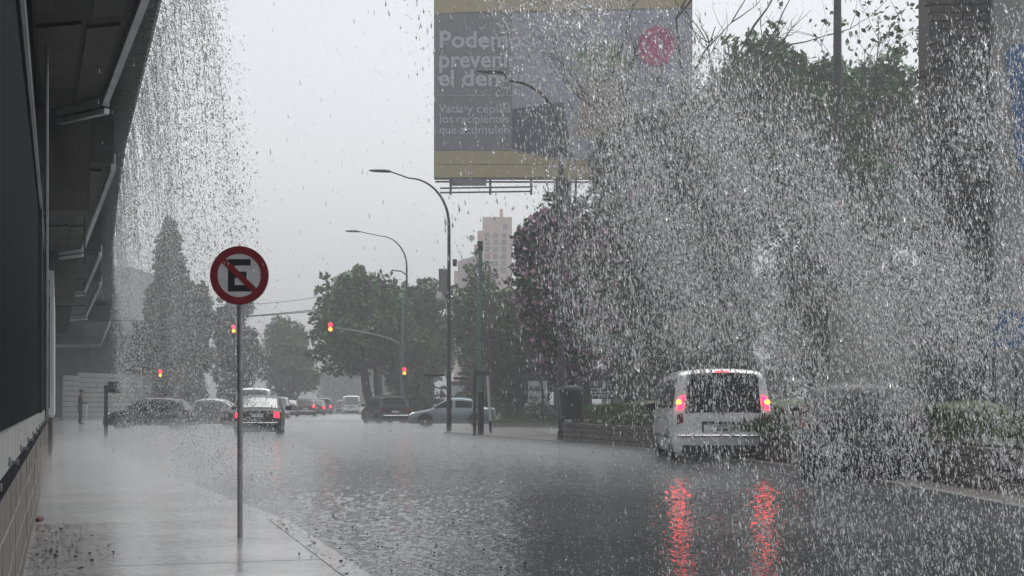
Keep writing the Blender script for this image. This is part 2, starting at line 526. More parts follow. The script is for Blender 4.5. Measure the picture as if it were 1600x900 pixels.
# ------------------------------------------------------------------ low stone wall
M_stone = mat('wall_stone', (0.13, 0.115, 0.105), 0.55, var=0.35, vscale=3, bump=0.5, bscale=14)
M_mortar = mat('mortar', (0.06, 0.058, 0.055), 0.7)
lw = thing('low_stone_wall', 'low retaining wall of rough stone courses along the right pavement', 'wall', (0, 0, 0))
core = MB()
front = []
for p in SWL: front.append(Vector((p.x, p.y, 0)))
for i in range(nS - 1):
    A, B = front[i], front[i + 1]
    core.hexa([A + Vector((0, 0.04, 0.05)), B + Vector((0, 0.04, 0.05)), B + Vector((0.1, 0.42, 0.05)), A + Vector((0.1, 0.42, 0.05)),
               A + Vector((0, 0.04, 0.64)), B + Vector((0, 0.04, 0.64)), B + Vector((0.1, 0.42, 0.64)), A + Vector((0.1, 0.42, 0.64))])
core.build('core', M_mortar, lw)
stone_me = []
for k in range(6):
    b = MB().bbox(-0.5, 0.5, -0.5, 0.5, -0.5, 0.5, 0.08)
    b.v = [(x + random.uniform(-.04, .04), y + random.uniform(-.08, .08), z + random.uniform(-.05, .05)) for x, y, z in b.v]
    stone_me.append(b.mesh('stone', M_stone))
cnt = 0
for i in range(nS - 1):
    A, B = front[i], front[i + 1]
    Ln = (B - A).length; an = math.atan2((B - A).y, (B - A).x)
    for r in range(4):
        s = random.uniform(0, 0.2) - 0.2
        while s < Ln:
            l = random.uniform(0.38, 0.75)
            c = A.lerp(B, min(1, max(0, (s + l / 2) / Ln)))
            o = link('stone', random.choice(stone_me), lw)
            o.location = (c.x, c.y + 0.04, 0.175 + r * 0.135)
            o.rotation_euler = (0, 0, an); o.scale = (l - 0.025, 0.16, 0.118)
            s += l; cnt += 1
MB().tube([f + Vector((0.05, 0.2, 0.68)) for f in front], 0.09, 6).build('coping', M_conc, lw)

# ------------------------------------------------------------------ left wall: blocks, ledge, ribbed cladding
wa = -0.22
fw = thing('boundary_wall', 'dark ribbed metal cladding over a concrete block base, along the left pavement', 'wall')
M_clad = mat('dark_cladding', (0.010, 0.013, 0.018), 0.5, 0.0, var=0.35, vscale=2, spec=0.12)
M_block = mat('concrete_block', (0.14, 0.125, 0.105), 0.4, var=0.55, vscale=5.0, bump=0.4, bscale=25, detail=8, stretch=(1.5, 1.5, 0.35))
M_ledge = mat('pale_render', (0.36, 0.36, 0.355), 0.4, var=0.4, vscale=3.0, bump=0.2, detail=8, stretch=(2, 2, 0.4))
Mw = Matrix.Identity(4)
Mw.col[0] = (*RT, 0); Mw.col[1] = (*AL, 0)
def wbox(mb, a0, a1, b0, b1, z0, z1): return mb.box(a0, a1, b0, b1, z0, z1, Mw)
wbox(MB(), wa - 0.30, wa - 0.035, 1.0, 33, -0.02, 1.06).build('backing', M_mortar, fw)
# courses of blocks
bh = 0.205
for r in range(4):
    z0 = 0.02 + r * bh
    b = 1.0 + (0.2 if r % 2 else 0.0)
    while b < 32.5:
        mb = MB().bbox(wa - 0.04, wa + random.uniform(-0.004, 0.004), b, min(b + 0.9, 33) - 0.014, z0, z0 + bh - 0.013, 0.006, Mw)
        mb.build('block', M_block, fw)
        b += 0.9
# dark rib strip under the ledge, then the ledge, then bolts
wbox(MB(), wa - 0.03, wa - 0.002, 1.0, 33, 0.842, 0.925).build('rib_backing', M_clad, fw)
rib_me = MB().box(-0.010, 0.012, -0.03, 0.03, 0.0, 0.085).mesh('rib', M_clad)
b = 3.0
while b < 33:
    o = link('rib', rib_me, fw); o.location = W(wa + 0.006, b, 0.838); o.rotation_euler = (0, 0, -TH * 1.0)
    o.rotation_euler = (0, 0, math.atan2(RT.y, RT.x)); b += 0.16
for b0 in np.arange(1.0, 31, 3.2):
    wbox(MB(), wa - 0.05, wa + 0.022, b0 + 0.006, b0 + 3.194, 0.925, 1.085).build('ledge_panel', M_ledge, fw)
bolt_me = MB().lathe([(0.02, 0), (0.02, 0.01), (0.007, 0.012), (0.007, 0.03), (0.012, 0.032), (0.012, 0.042)], 8, 'x').mesh('bolt', M_metal)
for b0 in np.arange(4.5, 31, 1.9):
    o = link('bolt', bolt_me, fw); o.location = W(wa + 0.022, b0, 0.955); o.rotation_euler = (0, 0, math.atan2(RT.y, RT.x))
wbox(MB(), wa - 0.08, wa - 0.02, 1.0, 30.5, 1.088, 3.25).build('cladding_sheet', M_clad, fw)
ribc = MB()
rc_me = MB().add([(0, -0.045, 0), (0.03, -0.02, 0), (0.03, 0.02, 0), (0, 0.045, 0), (0, -0.045, 1), (0.03, -0.02, 1), (0.03, 0.02, 1), (0, 0.045, 1)],
                 [(0, 1, 5, 4), (1, 2, 6, 5), (2, 3, 7, 6), (4, 5, 6, 7), (3, 2, 1, 0)]).mesh('cladding_rib', M_clad)
b = 3.0
while b < 30.4:
    o = link('cladding_rib', rc_me, fw); o.location = W(wa - 0.019, b, 1.09); o.scale = (1, 1, 2.155)
    o.rotation_euler = (0, 0, math.atan2(RT.y, RT.x)); b += 0.14
MB().tube([W(wa + 0.03, 3, 3.27), W(wa + 0.03, 30.5, 3.29)], 0.028, 8).build('top_rail', M_dark, fw, smooth=True)
wbox(MB(), wa - 0.06, wa + 0.05, 16.4, 16.62, 1.09, 3.6).build('wall_post', M_dark, fw)
wbox(MB(), wa - 0.06, wa + 0.05, 30.3, 30.5, 1.09, 3.6).build('wall_post', M_dark, fw)
wp = MB(); wbox(wp, wa - 0.5, -0.10, 31.5, 46, 0.9, 3.9)
wp.build('pale_panel', mat('bright_panel', (0.78, 0.79, 0.8), 0.4, var=0.1, vscale=1.0), fw)
wp = MB(); wbox(wp, wa - 0.5, -0.14, 33, 46, 0.0, 0.9)
wp.build('panel_base', M_block, fw)
wb2 = MB(); wb2.tube([W(wa + 0.09, 17.3, 1.0), W(wa + 0.09, 17.3, 5.2)], 0.022, 8)
wb2.build('downpipe', M_metal, fw, smooth=True)

# ------------------------------------------------------------------ viaduct overhead, left
vd = thing('viaduct', 'dark concrete viaduct deck with angled soffit boxes, overhead at left', 'viaduct')
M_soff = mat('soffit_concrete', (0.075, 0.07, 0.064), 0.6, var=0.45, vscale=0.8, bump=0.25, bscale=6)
M_fasc = mat('stained_fascia', (0.09, 0.09, 0.088), 0.4, col2=(0.012, 0.012, 0.012, 1), vscale=3.2, bump=0.5, bscale=8, stretch=(1, 1, 0.25), detail=8)
M_trim = mat('pale_trim', (0.85, 0.86, 0.87), 0.35, var=0.15, vscale=3)
DZ = 6.2
ed = [(W(1.34, 2, 0)), (W(1.34, 10, 0))]
for px, py in ((255, 0), (228, 110), (197, 232), (184, 320), (177, 395), (179, 450), (184, 490), (196, 520), (222, 548)):
    d = F * (DZ - CH) / (HOR - py)
    ed.append(Vector(((px - 800) / F * d, d, 0)))
deck = MB()
nE = len(ed)
inner = []
for i, p in enumerate(ed):
    t = (ed[min(i + 1, nE - 1)] - ed[max(i - 1, 0)]).normalized()
    inner.append(p + Vector((-t.y, t.x, 0)) * 9.0)
ring = []
for i in range(nE):
    t = (ed[min(i + 1, nE - 1)] - ed[max(i - 1, 0)]).normalized(); nl = Vector((-t.y, t.x, 0))
    ring += [inner[i] + Vector((0, 0, DZ + .25)), ed[i] + nl * 0.55 + Vector((0, 0, DZ + 0.12)), ed[i] + nl * 0.05 + Vector((0, 0, DZ)), ed[i] + Vector((0, 0, DZ + 0.05)), ed[i] + Vector((0, 0, DZ + 1.1)), inner[i] + Vector((0, 0, DZ + 1.1))]
fs = []
for i in range(nE - 1):
    for k in range(6):
        k2 = (k + 1) % 6
        fs.append((i * 6 + k, i * 6 + k2, (i + 1) * 6 + k2, (i + 1) * 6 + k))
fs += [tuple(range(5, -1, -1)), tuple((nE - 1) * 6 + k for k in range(6))]
deck.add(ring, fs)
deck.build('deck', M_fasc, vd, recalc=True)
# angled soffit boxes
def soffit(n0, n1, f1, zz, m):
    """n0: near right, f1: far right, left edge at the wall plane"""
    pr_n, pr_f = n0, n1
    bl_n, bl_f = pr_n.dot(AL) - 0.2, f1
    ln = W(wa - 0.05, bl_n, 0); lf = W(wa - 0.05, bl_f, 0)
    rn = Vector((pr_n.x, pr_n.y, 0)); rf = Vector((pr_f.x, pr_f.y, 0))
    up = lambda p, h: Vector((p.x, p.y, h))
    MB().hexa([up(ln, zz + .12), up(rn, zz + .12), up(rf, zz + .12), up(lf, zz + .12), up(ln, zz + 0.9), up(rn, zz + .9), up(rf, zz + .9), up(lf, zz + .9)]).build('soffit_box', m, vd, recalc=True)
    # trim: right edge, far lip in two strips with a dark groove
    t = (rf - rn).normalized(); nr = Vector((t.y, -t.x, 0))
    q = [rn - nr * 0.05, rn + nr * 0.03, rf + nr * 0.03, rf - nr * 0.05]
    MB().hexa([up(p, zz) for p in q] + [up(p, zz + .3) for p in q]).build('edge_trim', M_trim, vd, recalc=True)
    t2 = (lf - rf).normalized(); nb = Vector((-t2.y, t2.x, 0))
    if nb.dot(AL) > 0: nb = -nb
    q = [rf + nb * 0.02, lf + nb * 0.02, lf - nb * 0.06, rf - nb * 0.06]
    for za, zb, mm in ((-0.10, -0.03, M_trim), (-0.03, 0.01, M_dark), (0.01, 0.11, M_trim)):
        s = 0.0 if mm is M_trim else 0.012
        qq = [p - nb * s for p in q[:2]] + q[2:]
        MB().hexa([up(p, zz + za) for p in qq] + [up(p, zz + zb) for p in qq]).build('far_lip', mm, vd, recalc=True)
    # inset soffit panels, a few centimetres below the box
    for (u0, u1, v0, v1) in ((0.04, 0.48, 0.60, 0.97), (0.54, 0.86, 0.62, 0.95), (0.56, 0.86, 0.05, 0.58), (0.04, 0.2, 0.0, 0.55)):
        def pt(u, v): return ln.lerp(rn, u).lerp(lf.lerp(rf, u), v)
        qq = [pt(u0, v0), pt(u1, v0), pt(u1, v1), pt(u0, v1)]
        MB().hexa([up(p, zz + .085) for p in qq] + [up(p, zz + .118) for p in qq]).build('soffit_panel', M_soff, vd, recalc=True)
SZ = 5.2
def sp(px, py): 
    d = F * (SZ - CH) / (HOR - py); return Vector(((px - 800) / F * d, d, 0))
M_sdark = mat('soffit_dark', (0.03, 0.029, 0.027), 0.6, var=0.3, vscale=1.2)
pA, pB = sp(229, 0), sp(165, 166)
dirn = (pA - pB)
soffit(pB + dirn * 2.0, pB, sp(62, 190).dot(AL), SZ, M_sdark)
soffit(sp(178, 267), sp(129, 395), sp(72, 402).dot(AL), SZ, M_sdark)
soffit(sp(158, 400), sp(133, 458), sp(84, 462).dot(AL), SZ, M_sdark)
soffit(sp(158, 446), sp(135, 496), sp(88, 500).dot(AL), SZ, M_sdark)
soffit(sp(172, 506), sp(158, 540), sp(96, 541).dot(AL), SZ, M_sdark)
# cross walls between the boxes and a back wall above the cladding
for b0, b1, zt in ((21.6, 22.2, DZ), (42, 42.6, DZ), (60, 60.6, DZ)):
    mb = MB(); wbox(mb, wa - 0.6, 0.42, b0, b1, 3.9, zt + 0.1)
    mb.build('cross_wall', M_soff, vd)
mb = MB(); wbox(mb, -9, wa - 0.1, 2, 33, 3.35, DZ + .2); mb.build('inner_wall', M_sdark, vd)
ab = MB()
xa_, xb_ = (55 - 800) / F * 107, (183 - 800) / F * 107
ab.box(xa_, xb_, 107, 107.8, -0.02, DZ + 0.2)
ab.build('abutment', M_fasc, vd)
# piers further along
for px, d in ((158, 110), (176, 132)):
    c = Vector(((px - 800) / F * d, d, 0))
    pr = [(0.9, -0.02), (0.9, 2.6), (1.0, 3.6), (1.5, 4.8), (2.5, 5.9), (2.9, DZ + 0.1)]
    mb = MB().lathe(pr, 14); mb.build('pier', M_fasc, vd, smooth=True, loc=c)
# chains/cables hanging on the boxes
MB().tube([W(0.35, 22.3, 5.1), W(0.36, 22.3, 3.2)], 0.012, 5).build('cable', M_dark, vd)

# ------------------------------------------------------------------ no-parking sign
sb = G(374, 840, 0.10)
sd = sb.y
ppm = F / sd
sg = thing('no_parking_sign', 'round red-rimmed no parking sign with crossed-out black E on a grey pole', 'sign', sb)
zc = CH - (430.5 - HOR) / ppm - sb.z
R0 = 46.0 / ppm
MB().tube([(0, 0.03, -0.02), (0, 0.03, zc + 0.1)], 0.0225, 14).build('pole', mat('pole_grey', (0.36, 0.37, 0.38), 0.35, 0.3, var=0.3, vscale=6), sg, smooth=True)
M_sred = mat('sign_red', (0.30, 0.005, 0.022), 0.4, var=0.12, vscale=5)
M_swhite = mat('sign_white', (0.84, 0.86, 0.88), 0.5, var=0.1, vscale=6)
M_sblk = mat('sign_black', (0.008, 0.008, 0.009), 0.45)
M_sback = mat('sign_rim', (0.30, 0.31, 0.32), 0.35, 0.6)
def disc(mb, r, y0, y1, n=56, ri=0.0):
    if ri == 0: return mb.lathe([(r, y0), (r, y1)], n, 'y', (0, 0, zc))
    vs, fs = [], []
    for rr, yy in ((r, y0), (ri, y0), (ri, y1), (r, y1)):
        for k in range(n):
            an = 2 * math.pi * k / n; vs.append((rr * math.cos(an), yy, zc + rr * math.sin(an)))
    for i in range(4):
        for k in range(n):
            k2 = (k + 1) % n; j = (i + 1) % 4
            fs.append((i * n + k, i * n + k2, j * n + k2, j * n + k))
    return mb.add(vs, fs)
disc(MB(), R0, -0.004, 0.004).build('plate', M_sback, sg, recalc=True)
disc(MB(), R0 * 0.76, -0.0065, -0.0045).build('face', M_swhite, sg, recalc=True)
disc(MB(), R0 * 0.985, -0.0095, -0.0045, ri=R0 * 0.735).build('red_ring', M_sred, sg, recalc=True)
u = R0 / 46.0
e = MB()
for x0, x1, z0, z1 in ((-17.5, -7, -25, 25.5), (-6.99, 18, 15.5, 25.5), (-6.99, 11.5, -4, 6), (-6.99, 18, -25, -15)):
    e.box(x0 * u, x1 * u, -0.0085, -0.0068, zc + z0 * u, zc + z1 * u)
e.build('letter', M_sblk, sg)
Mr = Matrix.Translation((0, 0, zc)) @ Matrix.Rotation(math.radians(44), 4, 'Y')
MB().box(-35.5 * u, 35.5 * u, -0.0115, -0.0088, -4.6 * u, 4.6 * u, Mr).build('slash', M_sred, sg)
for sx in (-1, 1):
    MB().lathe([(1.6 * u, -0.013), (1.6 * u, -0.004)], 8, 'y', (sx * 34 * u, 0, zc + 0.5 * u)).build('bolt', M_metal, sg, recalc=True)
MB().box(-0.03, 0.03, 0.004, 0.06, zc - 0.06, zc - 0.03).build('bracket', M_metal, sg)

# ------------------------------------------------------------------ street lamps
M_lamp = mat('lamp_post_grey', (0.045, 0.05, 0.053), 0.4, 0.3, var=0.2, vscale=4)
M_postg = mat('post_green', (0.10, 0.19, 0.16), 0.45, var=0.25, vscale=4)
def street_lamp(base, H, arm, label, r=0.1, extra=None, mt=None):
    t = thing('street_lamp', label, 'street lamp', base, 0, 'curved-arm street lamps')
    mt = mt or M_lamp
    MB().tube([(0, 0, 0), (0, 0, 0.2), (0, 0, 2.2), (0, 0, 2.3), (0, 0, H - 2.0)], [r * 1.25, r * 1.2, r * 1.15, r, r * 0.75], 10).build('post', mt, t, smooth=True)
    pts = []
    for k in range(13):
        an = math.pi / 2 * k / 12
        pts.append((-1.5 * (1 - math.cos(an)) , 0, H - 2.0 + 1.75 * math.sin(an)))
    pts.append((-arm + 0.75, 0, H + 0.02))
    MB().tube(pts, [r * 0.7 - 0.03 * k / 13 for k in range(len(pts))], 8).build('arm', mt, t, smooth=True)
    MB().tube([(-arm + 0.8, 0, H), (-arm + 0.6, 0, H + .02), (-arm + 0.2, 0, H + 0.03), (-arm, 0, H + 0.04)], [0.045, 0.065, 0.055, 0.025], 8).build('lamp_head', mt, t, smooth=True)
    return t
b1 = G(701.5, 679, 0.0); L1 = street_lamp(b1, (679 - 268) / F * b1.y, 125 / F * b1.y, 'tall street lamp with control box and dome camera, beside the silver car', 0.08)
b2 = G(635.5, 662, 0.0); L2 = street_lamp(b2, (662 - 362) / F * b2.y, 96 / F * b2.y, 'further street lamp with its arm over the junction, behind the arm-mounted red signal', 0.075)
b3 = G(877, 688, 0.11); L3 = street_lamp(b3, (688 - 113) / F * b3.y, 132 / F * b3.y, 'nearest street lamp, its arm crossing the billboard, next to a waste bin', 0.095)
q = F / b2.y
MB().tube([(0, 0, (662 - 430) / q), (-0.3, 0, (662 - 424) / q), (-0.85, 0, (662 - 422) / q)], 0.04, 6).build('side_arm', M_lamp, L2)
q = F / b1.y
MB().bbox(-0.38, -0.06, -0.12, 0.12, (679 - 462) / q, (679 - 420) / q, 0.02).build('control_box', mat('box_grey', (0.22, 0.22, 0.22), 0.5), L1)
MB().lathe([(0.03, 0.42), (0.12, 0.40), (0.17, 0.2), (0.17, 0.14), (0.14, 0.05), (0.06, 0)], 10, 'z', (-0.32, 0, (679 - 472) / q)).build('dome_camera', M_white, L1, smooth=True)
MB().bbox(0.14, 0.3, -0.08, 0.08, (679 - 416) / q, (679 - 405) / q, 0.02).build('floodlight', M_dark, L1)
MB().bbox(-0.95, -0.16, -0.05, 0.05, (679 - 588) / q, (679 - 584) / q, 0.01).build('street_name_plate', M_dark, L1)
MB().bbox(0.16, 0.75, -0.05, 0.05, (679 - 593) / q, (679 - 589) / q, 0.01).build('street_name_plate', M_dark, L1)

# ------------------------------------------------------------------ traffic signals
def signal_head(t, loc, s=1.0, lit=True, visor=True):
    x, y, z = loc
    h = MB().bbox(x - 0.16 * s, x + 0.16 * s, y - 0.1, y + 0.12, z - 0.45 * s, z + 0.45 * s, 0.03).build('signal_head', M_black, t)
    for k, m in ((0.27, M_sig_red if lit else M_red_off), (-0.01, M_sig_amb if lit else mat('amber_lens_off', (0.2, 0.08, 0.01), 0.2)), (-0.29, mat('green_lens_off', (0.01, 0.05, 0.03), 0.2))):
        MB().lathe([(0.125 * s, -0.125), (0.125 * s, -0.09)], 14, 'y', (x, y, z + k * s)).build('lens', m, h, recalc=True)
        vs, fs = [], []
        n = 9
        for yy in (-0.09, -0.24):
            for i in range(n):
                an = math.pi * i / (n - 1)
                vs.append((x + 0.14 * s * math.cos(an), y + yy, z + k * s + 0.14 * s * math.sin(an)))
        fs = [(i, i + 1, n + i + 1, n + i) for i in range(n - 1)]
        MB().add(vs, fs).build('visor', M_black, h)
    return h
# green mast with arm
b = G(627, 663); q = F / b.y
t = thing('traffic_signal', 'green signal mast with long arm, red lights over the road and on its post', 'traffic light', b, 0, 'traffic signals at the junction')
MB().tube([(0, 0, 0), (0.02, 0, 2.5), (0.12, 0, (663 - 462) / q)], [0.11, 0.09, 0.06], 10).build('mast', M_postg, t, smooth=True)
am = [(px, py) for px, py in ((628, 543), (622, 536), (610, 530), (590, 524), (560, 518), (524, 513))]
MB().tube([((px - 627) / q, -0.05, (663 - py) / q) for px, py in am], 0.055, 8).build('arm', M_postg, t, smooth=True)
signal_head(t, ((517 - 627) / q, -0.1, (663 - 514.5) / q), 0.88)
signal_head(t, ((632.5 - 627) / q, -0.15, (663 - 583) / q), 0.72)
for px, py, base, lab, s in ((252, 586, 664, 'far red signal on a short dark post behind the dark hatchback', 0.72), (366, 517, 662, 'red signal just behind the no parking pole', 0.8)):
    b = G(px, base); q = F / b.y
    t = thing('traffic_signal', lab, 'traffic light', b, 0, 'traffic signals at the junction')
    MB().tube([(0, 0.1, 0), (0, 0.1, (base - py) / q)], [0.09, 0.06], 8).build('mast', M_dark, t, smooth=True)
    signal_head(t, (0, -0.05, (base - py) / q), s)
# left pedestrian signal, seen from the side
b = G(165.5, 684); q = F / b.y
t = thing('traffic_signal', 'unlit pedestrian signal on a dark post, left of the dark hatchback', 'traffic light', b, 0, 'traffic signals at the junction')
MB().tube([(0, 0, 0), (0, 0, (684 - 602) / q)], 0.07, 10).build('mast', M_dark, t, smooth=True)
MB().bbox(0.1, 0.22, -0.12, 0.12, (684 - 613) / q, (684 - 596) / q, 0.02).build('signal_head', M_black, t)
for zz in (610, 602):
    MB().tube([(0.2, 0, (684 - zz) / q), (0.44, 0, (684 - zz + 1.5) / q)], [0.1, 0.13], 8).build('visor', M_black, t)

# other posts
b = G(751, 680, 0.1); q = F / b.y
t = thing('utility_pole', 'tall pale green pole with a dark foot, between two thin posts', 'pole', b)
MB().tube([(0, 0, 0), (0, 0, 1.45)], 0.11, 12).build('foot', M_dark, t, smooth=True)
MB().tube([(0, 0, 1.45), (-0.02, 0, (680 - 392) / q)], [0.1, 0.065], 12).build('shaft', M_postg, t, smooth=True)
MB().tube([(-0.02, 0, (680 - 392) / q), (-0.02, 0, (680 - 377) / q)], [0.1, 0.1], 8).build('cap', M_dark, t)
b = G(741.5, 681, 0.1); q = F / b.y
t = thing('sign_post', 'thin dark post with street name plates beside the green pole', 'sign post', b)
MB().tube([(0, 0, 0), (0, 0, (681 - 577) / q)], 0.055, 8).build('post', M_dark, t, smooth=True)
MB().bbox(-0.14, 0.0, -0.05, 0.02, (681 - 587) / q, (681 - 578) / q, 0.01).build('plate', M_conc, t)
MB().bbox(0.06, 0.48, -0.04, 0.0, (681 - 587) / q, (681 - 579) / q, 0.01).build('plate', M_dark, t)
b = G(766.5, 677, 0.1); q = F / b.y
t = thing('leaning_post', 'thin white post leaning left, with dark lower end, beside the green pole', 'post', b)
MB().tube([(0, 0, 0), (-0.01, 0, 0.45)], 0.05, 8).build('foot', M_dark, t)
MB().tube([(-0.01, 0, 0.45), (-0.11, 0, (677 - 587) / q)], 0.045, 8).build('shaft', M_white, t, smooth=True)
b = Vector(((1308.5 - 800) / F * 40, 40, 1.0))
t = thing('concrete_pole', 'tall dark utility pole rising above the trees at right', 'pole', b)
MB().tube([(0, 0, 0), (0, 0, 11.6)], [0.2, 0.1], 12).build('shaft', mat('pole_dark', (0.05, 0.052, 0.055), 0.5, var=0.3, vscale=3), t, smooth=True)
MB().tube([(0, 0, 11.6), (0, 0, 12.2)], [0.1, 0.09], 10).build('cap', M_dark, t)
# waste bin on the lamp post
b = G(894, 692, 0.11); b = Vector((b.x, b.y + 0.6, 0.62)); q = F / b.y
t = thing('waste_bin', 'dark waste bin with a lid next to the nearest lamp post', 'bin', b)
MB().lathe([(0.26, 0.12), (0.30, 0.12), (0.36, 0.88), (0.38, 0.88), (0.38, 0.93)], 12).build('body', M_dark, t, smooth=True)
MB().lathe([(0.37, 0.93), (0.33, 1.0), (0.16, 1.06)], 12).build('lid', M_black, t, smooth=True)
MB().tube([(-0.28, 0, 0), (-0.28, 0, 1.2), (0.28, 0, 1.2), (0.28, 0, 0)], 0.03, 6).build('frame', M_dark, t)

# wires
for k, (A, B, sag, lab) in enumerate((
        ((-60, 494, 80), (540, 481, 92), 0.5, 'lower pair cable strung over the crossing at left'),
        ((-60, 490, 80.3), (540, 478, 92.3), 0.6, 'upper pair cable strung over the crossing at left'),
        ((300, 474, 95), (545, 454, 100), 0.4, 'thin single wire running up towards the central trees'),
        ((380, 520, 120), (520, 512, 120), 0.2, 'faint wire behind the hanging red signal'))):
    a, c = PX(*A), PX(*B)
    pts = [a.lerp(c, s / 16) - Vector((0, 0, sag * 4 * (s / 16) * (1 - s / 16))) for s in range(17)]
    o = MB().tube(pts, 0.026 if k < 2 else 0.018, 5).build('overhead_wire', M_dark)
    setp(o, lab, 'wire', 'overhead wires')

# ------------------------------------------------------------------ billboard
def text_mesh(s, size, off=0.0, m=None, name='lettering', parent=None, loc=(0, 0, 0), ext=0.01, sx=1.0):
    cu = bpy.data.curves.new('txt', 'FONT')
    cu.body = s; cu.size = size; cu.offset = off; cu.extrude = ext; cu.resolution_u = 3
    tmp = bpy.data.objects.new('txt', cu); COL.objects.link(tmp)
    dg = bpy.context.evaluated_depsgraph_get(); dg.update()
    me = bpy.data.meshes.new_from_object(tmp.evaluated_get(dg))
    bpy.data.objects.remove(tmp); bpy.data.curves.remove(cu)
    Mx = Matrix.Translation(loc) @ Matrix.Rotation(math.radians(90), 4, 'X') @ Matrix.Diagonal((sx, 1, 1, 1))
    me.transform(Mx)
    me.materials.clear(); me.materials.append(m)
    me.name = name
    return link(name, me, parent)
BD = 72.0
q = F / BD
bb = thing('billboard', 'large roadside billboard with dengue prevention text and pink disc, above the trees', 'billboard', ((678 - 800) / F * BD, BD, 0))
def bx(px): return (px - 678) / q
def bz(py): return CH + (HOR - py) / q
M_field = mat('print_grey', (0.19, 0.19, 0.215), 0.5)
M_field2 = mat('print_lilac', (0.36, 0.37, 0.46), 0.5, var=0.15, vscale=0.5)
M_yel = mat('print_ochre', (0.46, 0.38, 0.21), 0.5, var=0.06, vscale=1)
M_pink = mat('print_pink', (0.55, 0.06, 0.20), 0.5)
M_grn = mat('print_green', (0.16, 0.24, 0.10), 0.5, var=0.5, vscale=1.5)
M_navy = mat('print_navy', (0.03, 0.035, 0.07), 0.5)
M_prnw = mat('print_white', (0.55, 0.56, 0.60), 0.5)
MB().box(0, bx(1082), 0.05, 0.45, bz(279), bz(-22)).build('panel', M_conc, bb)
MB().prism([(bx(679), bz(236)), (bx(800), bz(236)), (bx(860), bz(249)), (bx(1081), bz(262)), (bx(1081), bz(277)), (bx(679), bz(277))], 0.0, 0.05).build('lower_band', M_yel, bb, recalc=True)
MB().box(bx(685), bx(1080), -0.012, -0.004, bz(257.3), bz(256.3)).build('band_line', M_dark, bb)
MB().prism([(bx(679), bz(21)), (bx(679), bz(235.3)), (bx(800), bz(235.3)), (bx(800), bz(21))], 0.0, 0.05).build('text_field', M_field, bb, recalc=True)
MB().prism([(bx(800.3), bz(235.2)), (bx(860), bz(248)), (bx(1081), bz(261)), (bx(1081), bz(14)), (bx(800.3), bz(21))], 0.0, 0.05).build('picture_field', M_field2, bb, recalc=True)
MB().prism([(bx(679), bz(20.5)), (bx(840), bz(16)), (bx(1081), bz(12)), (bx(1081), bz(-20)), (bx(679), bz(-20))], 0.0, 0.05).build('upper_band', M_yel, bb, recalc=True)
MB().lathe([(31 / q, -0.02), (31 / q, -0.004)], 40, 'y', (bx(1026), 0, bz(73))).build('pink_disc', M_pink, bb, recalc=True)
lf = MB()
for k in range(26):
    an = random.uniform(0, 6.28); rr = random.uniform(0, 1) ** 0.5
    cx, cz = bx(935) + rr * 45 / q * math.cos(an), bz(98) + rr * 26 / q * math.sin(an)
    a2 = random.uniform(0, 3.14); l, w_ = 16 / q, 6 / q
    ca, sa = math.cos(a2), math.sin(a2)
    lf.add([(cx + l * ca, -0.01 - k * .0006, cz + l * sa), (cx - w_ * sa, -0.01 - k * .0006, cz + w_ * ca), (cx - l * ca, -0.01 - k * .0006, cz - l * sa), (cx + w_ * sa, -0.01 - k * .0006, cz - w_ * ca)], [(0, 1, 2, 3)])
lf.build('printed_leaves', M_grn, bb)
MB().prism([(bx(898), bz(215)), (bx(985), bz(215)), (bx(972), bz(128)), (bx(908), bz(128))], -0.03, -0.026).build('printed_pot', mat('print_clay', (0.36, 0.30, 0.26), 0.5), bb, recalc=True)
MB().prism([(bx(800.5), bz(234)), (bx(858), bz(246)), (bx(895), bz(246)), (bx(880), bz(160)), (bx(800.5), bz(170))], -0.008, -0.004).build('printed_navy_shape', M_navy, bb, recalc=True)  # dark navy shape, part of the print
def word(s, px, py, w_, size, off, nm):
    o = text_mesh(s, size / q, off * size / q, M_prnw, nm, bb, (bx(px), -0.02, bz(py)))
    ws = max(v.co.x for v in o.data.vertices) - bx(px)
    o.data.transform(Matrix.Translation((bx(px), 0, 0)) @ Matrix.Diagonal(((w_ / q) / ws, 1, 1, 1)) @ Matrix.Translation((-bx(px), 0, 0)))
for s, px, py, w_ in (('Podemos', 685, 74, 146), ('prevenir', 685, 105, 124), ('el', 685, 134, 24), ('dengue', 721, 134, 118)):
    word(s, px, py, w_, 36, 0.02, 'headline_word')
for s, px, py, w_ in (('Vacía', 686, 176, 38), ('y', 730, 176, 9), ('cepilla', 744, 176, 54), ('los', 686, 192, 22), ('recipientes', 713, 192, 82), ('que', 686, 209, 27), ('acumulen', 718, 209, 78)):
    word(s, px, py, w_, 19, 0.006, 'text_word')
MB().box(bx(686), bx(826), -0.02, -0.004, bz(149.4), bz(148.6)).build('rule_line', M_prnw, bb)
for py in (299, 306):
    MB().tube([(bx(688), -0.2, bz(py - 4)), (bx(830), -0.2, bz(py - 6))], 0.045, 6).build('walkway_rail', M_dark, bb)
MB().tube([(bx(680), 0.2, bz(283)), (bx(1070), 0.2, bz(284))], 0.05, 6).build('lower_chord', M_dark, bb)
for px in (704, 766, 830, 900, 1000):
    MB().tube([(bx(px), 0.2, bz(279)), (bx(px), 0.0, bz(304))], 0.06, 6).build('hanger', M_dark, bb)
MB().bbox(bx(706), bx(760), 0.0, 0.1, bz(290), bz(280), 0.01).build('maker_plate', M_conc, bb)
MB().tube([(bx(880), 0.9, 0), (bx(880), 0.9, bz(150))], 0.45, 16).build('mast', M_lamp, bb, smooth=True)
MB().tube([(bx(880), 0.9, bz(200)), (bx(880), 0.44, bz(200))], 0.3, 8).build('mast_bracket', M_lamp, bb)

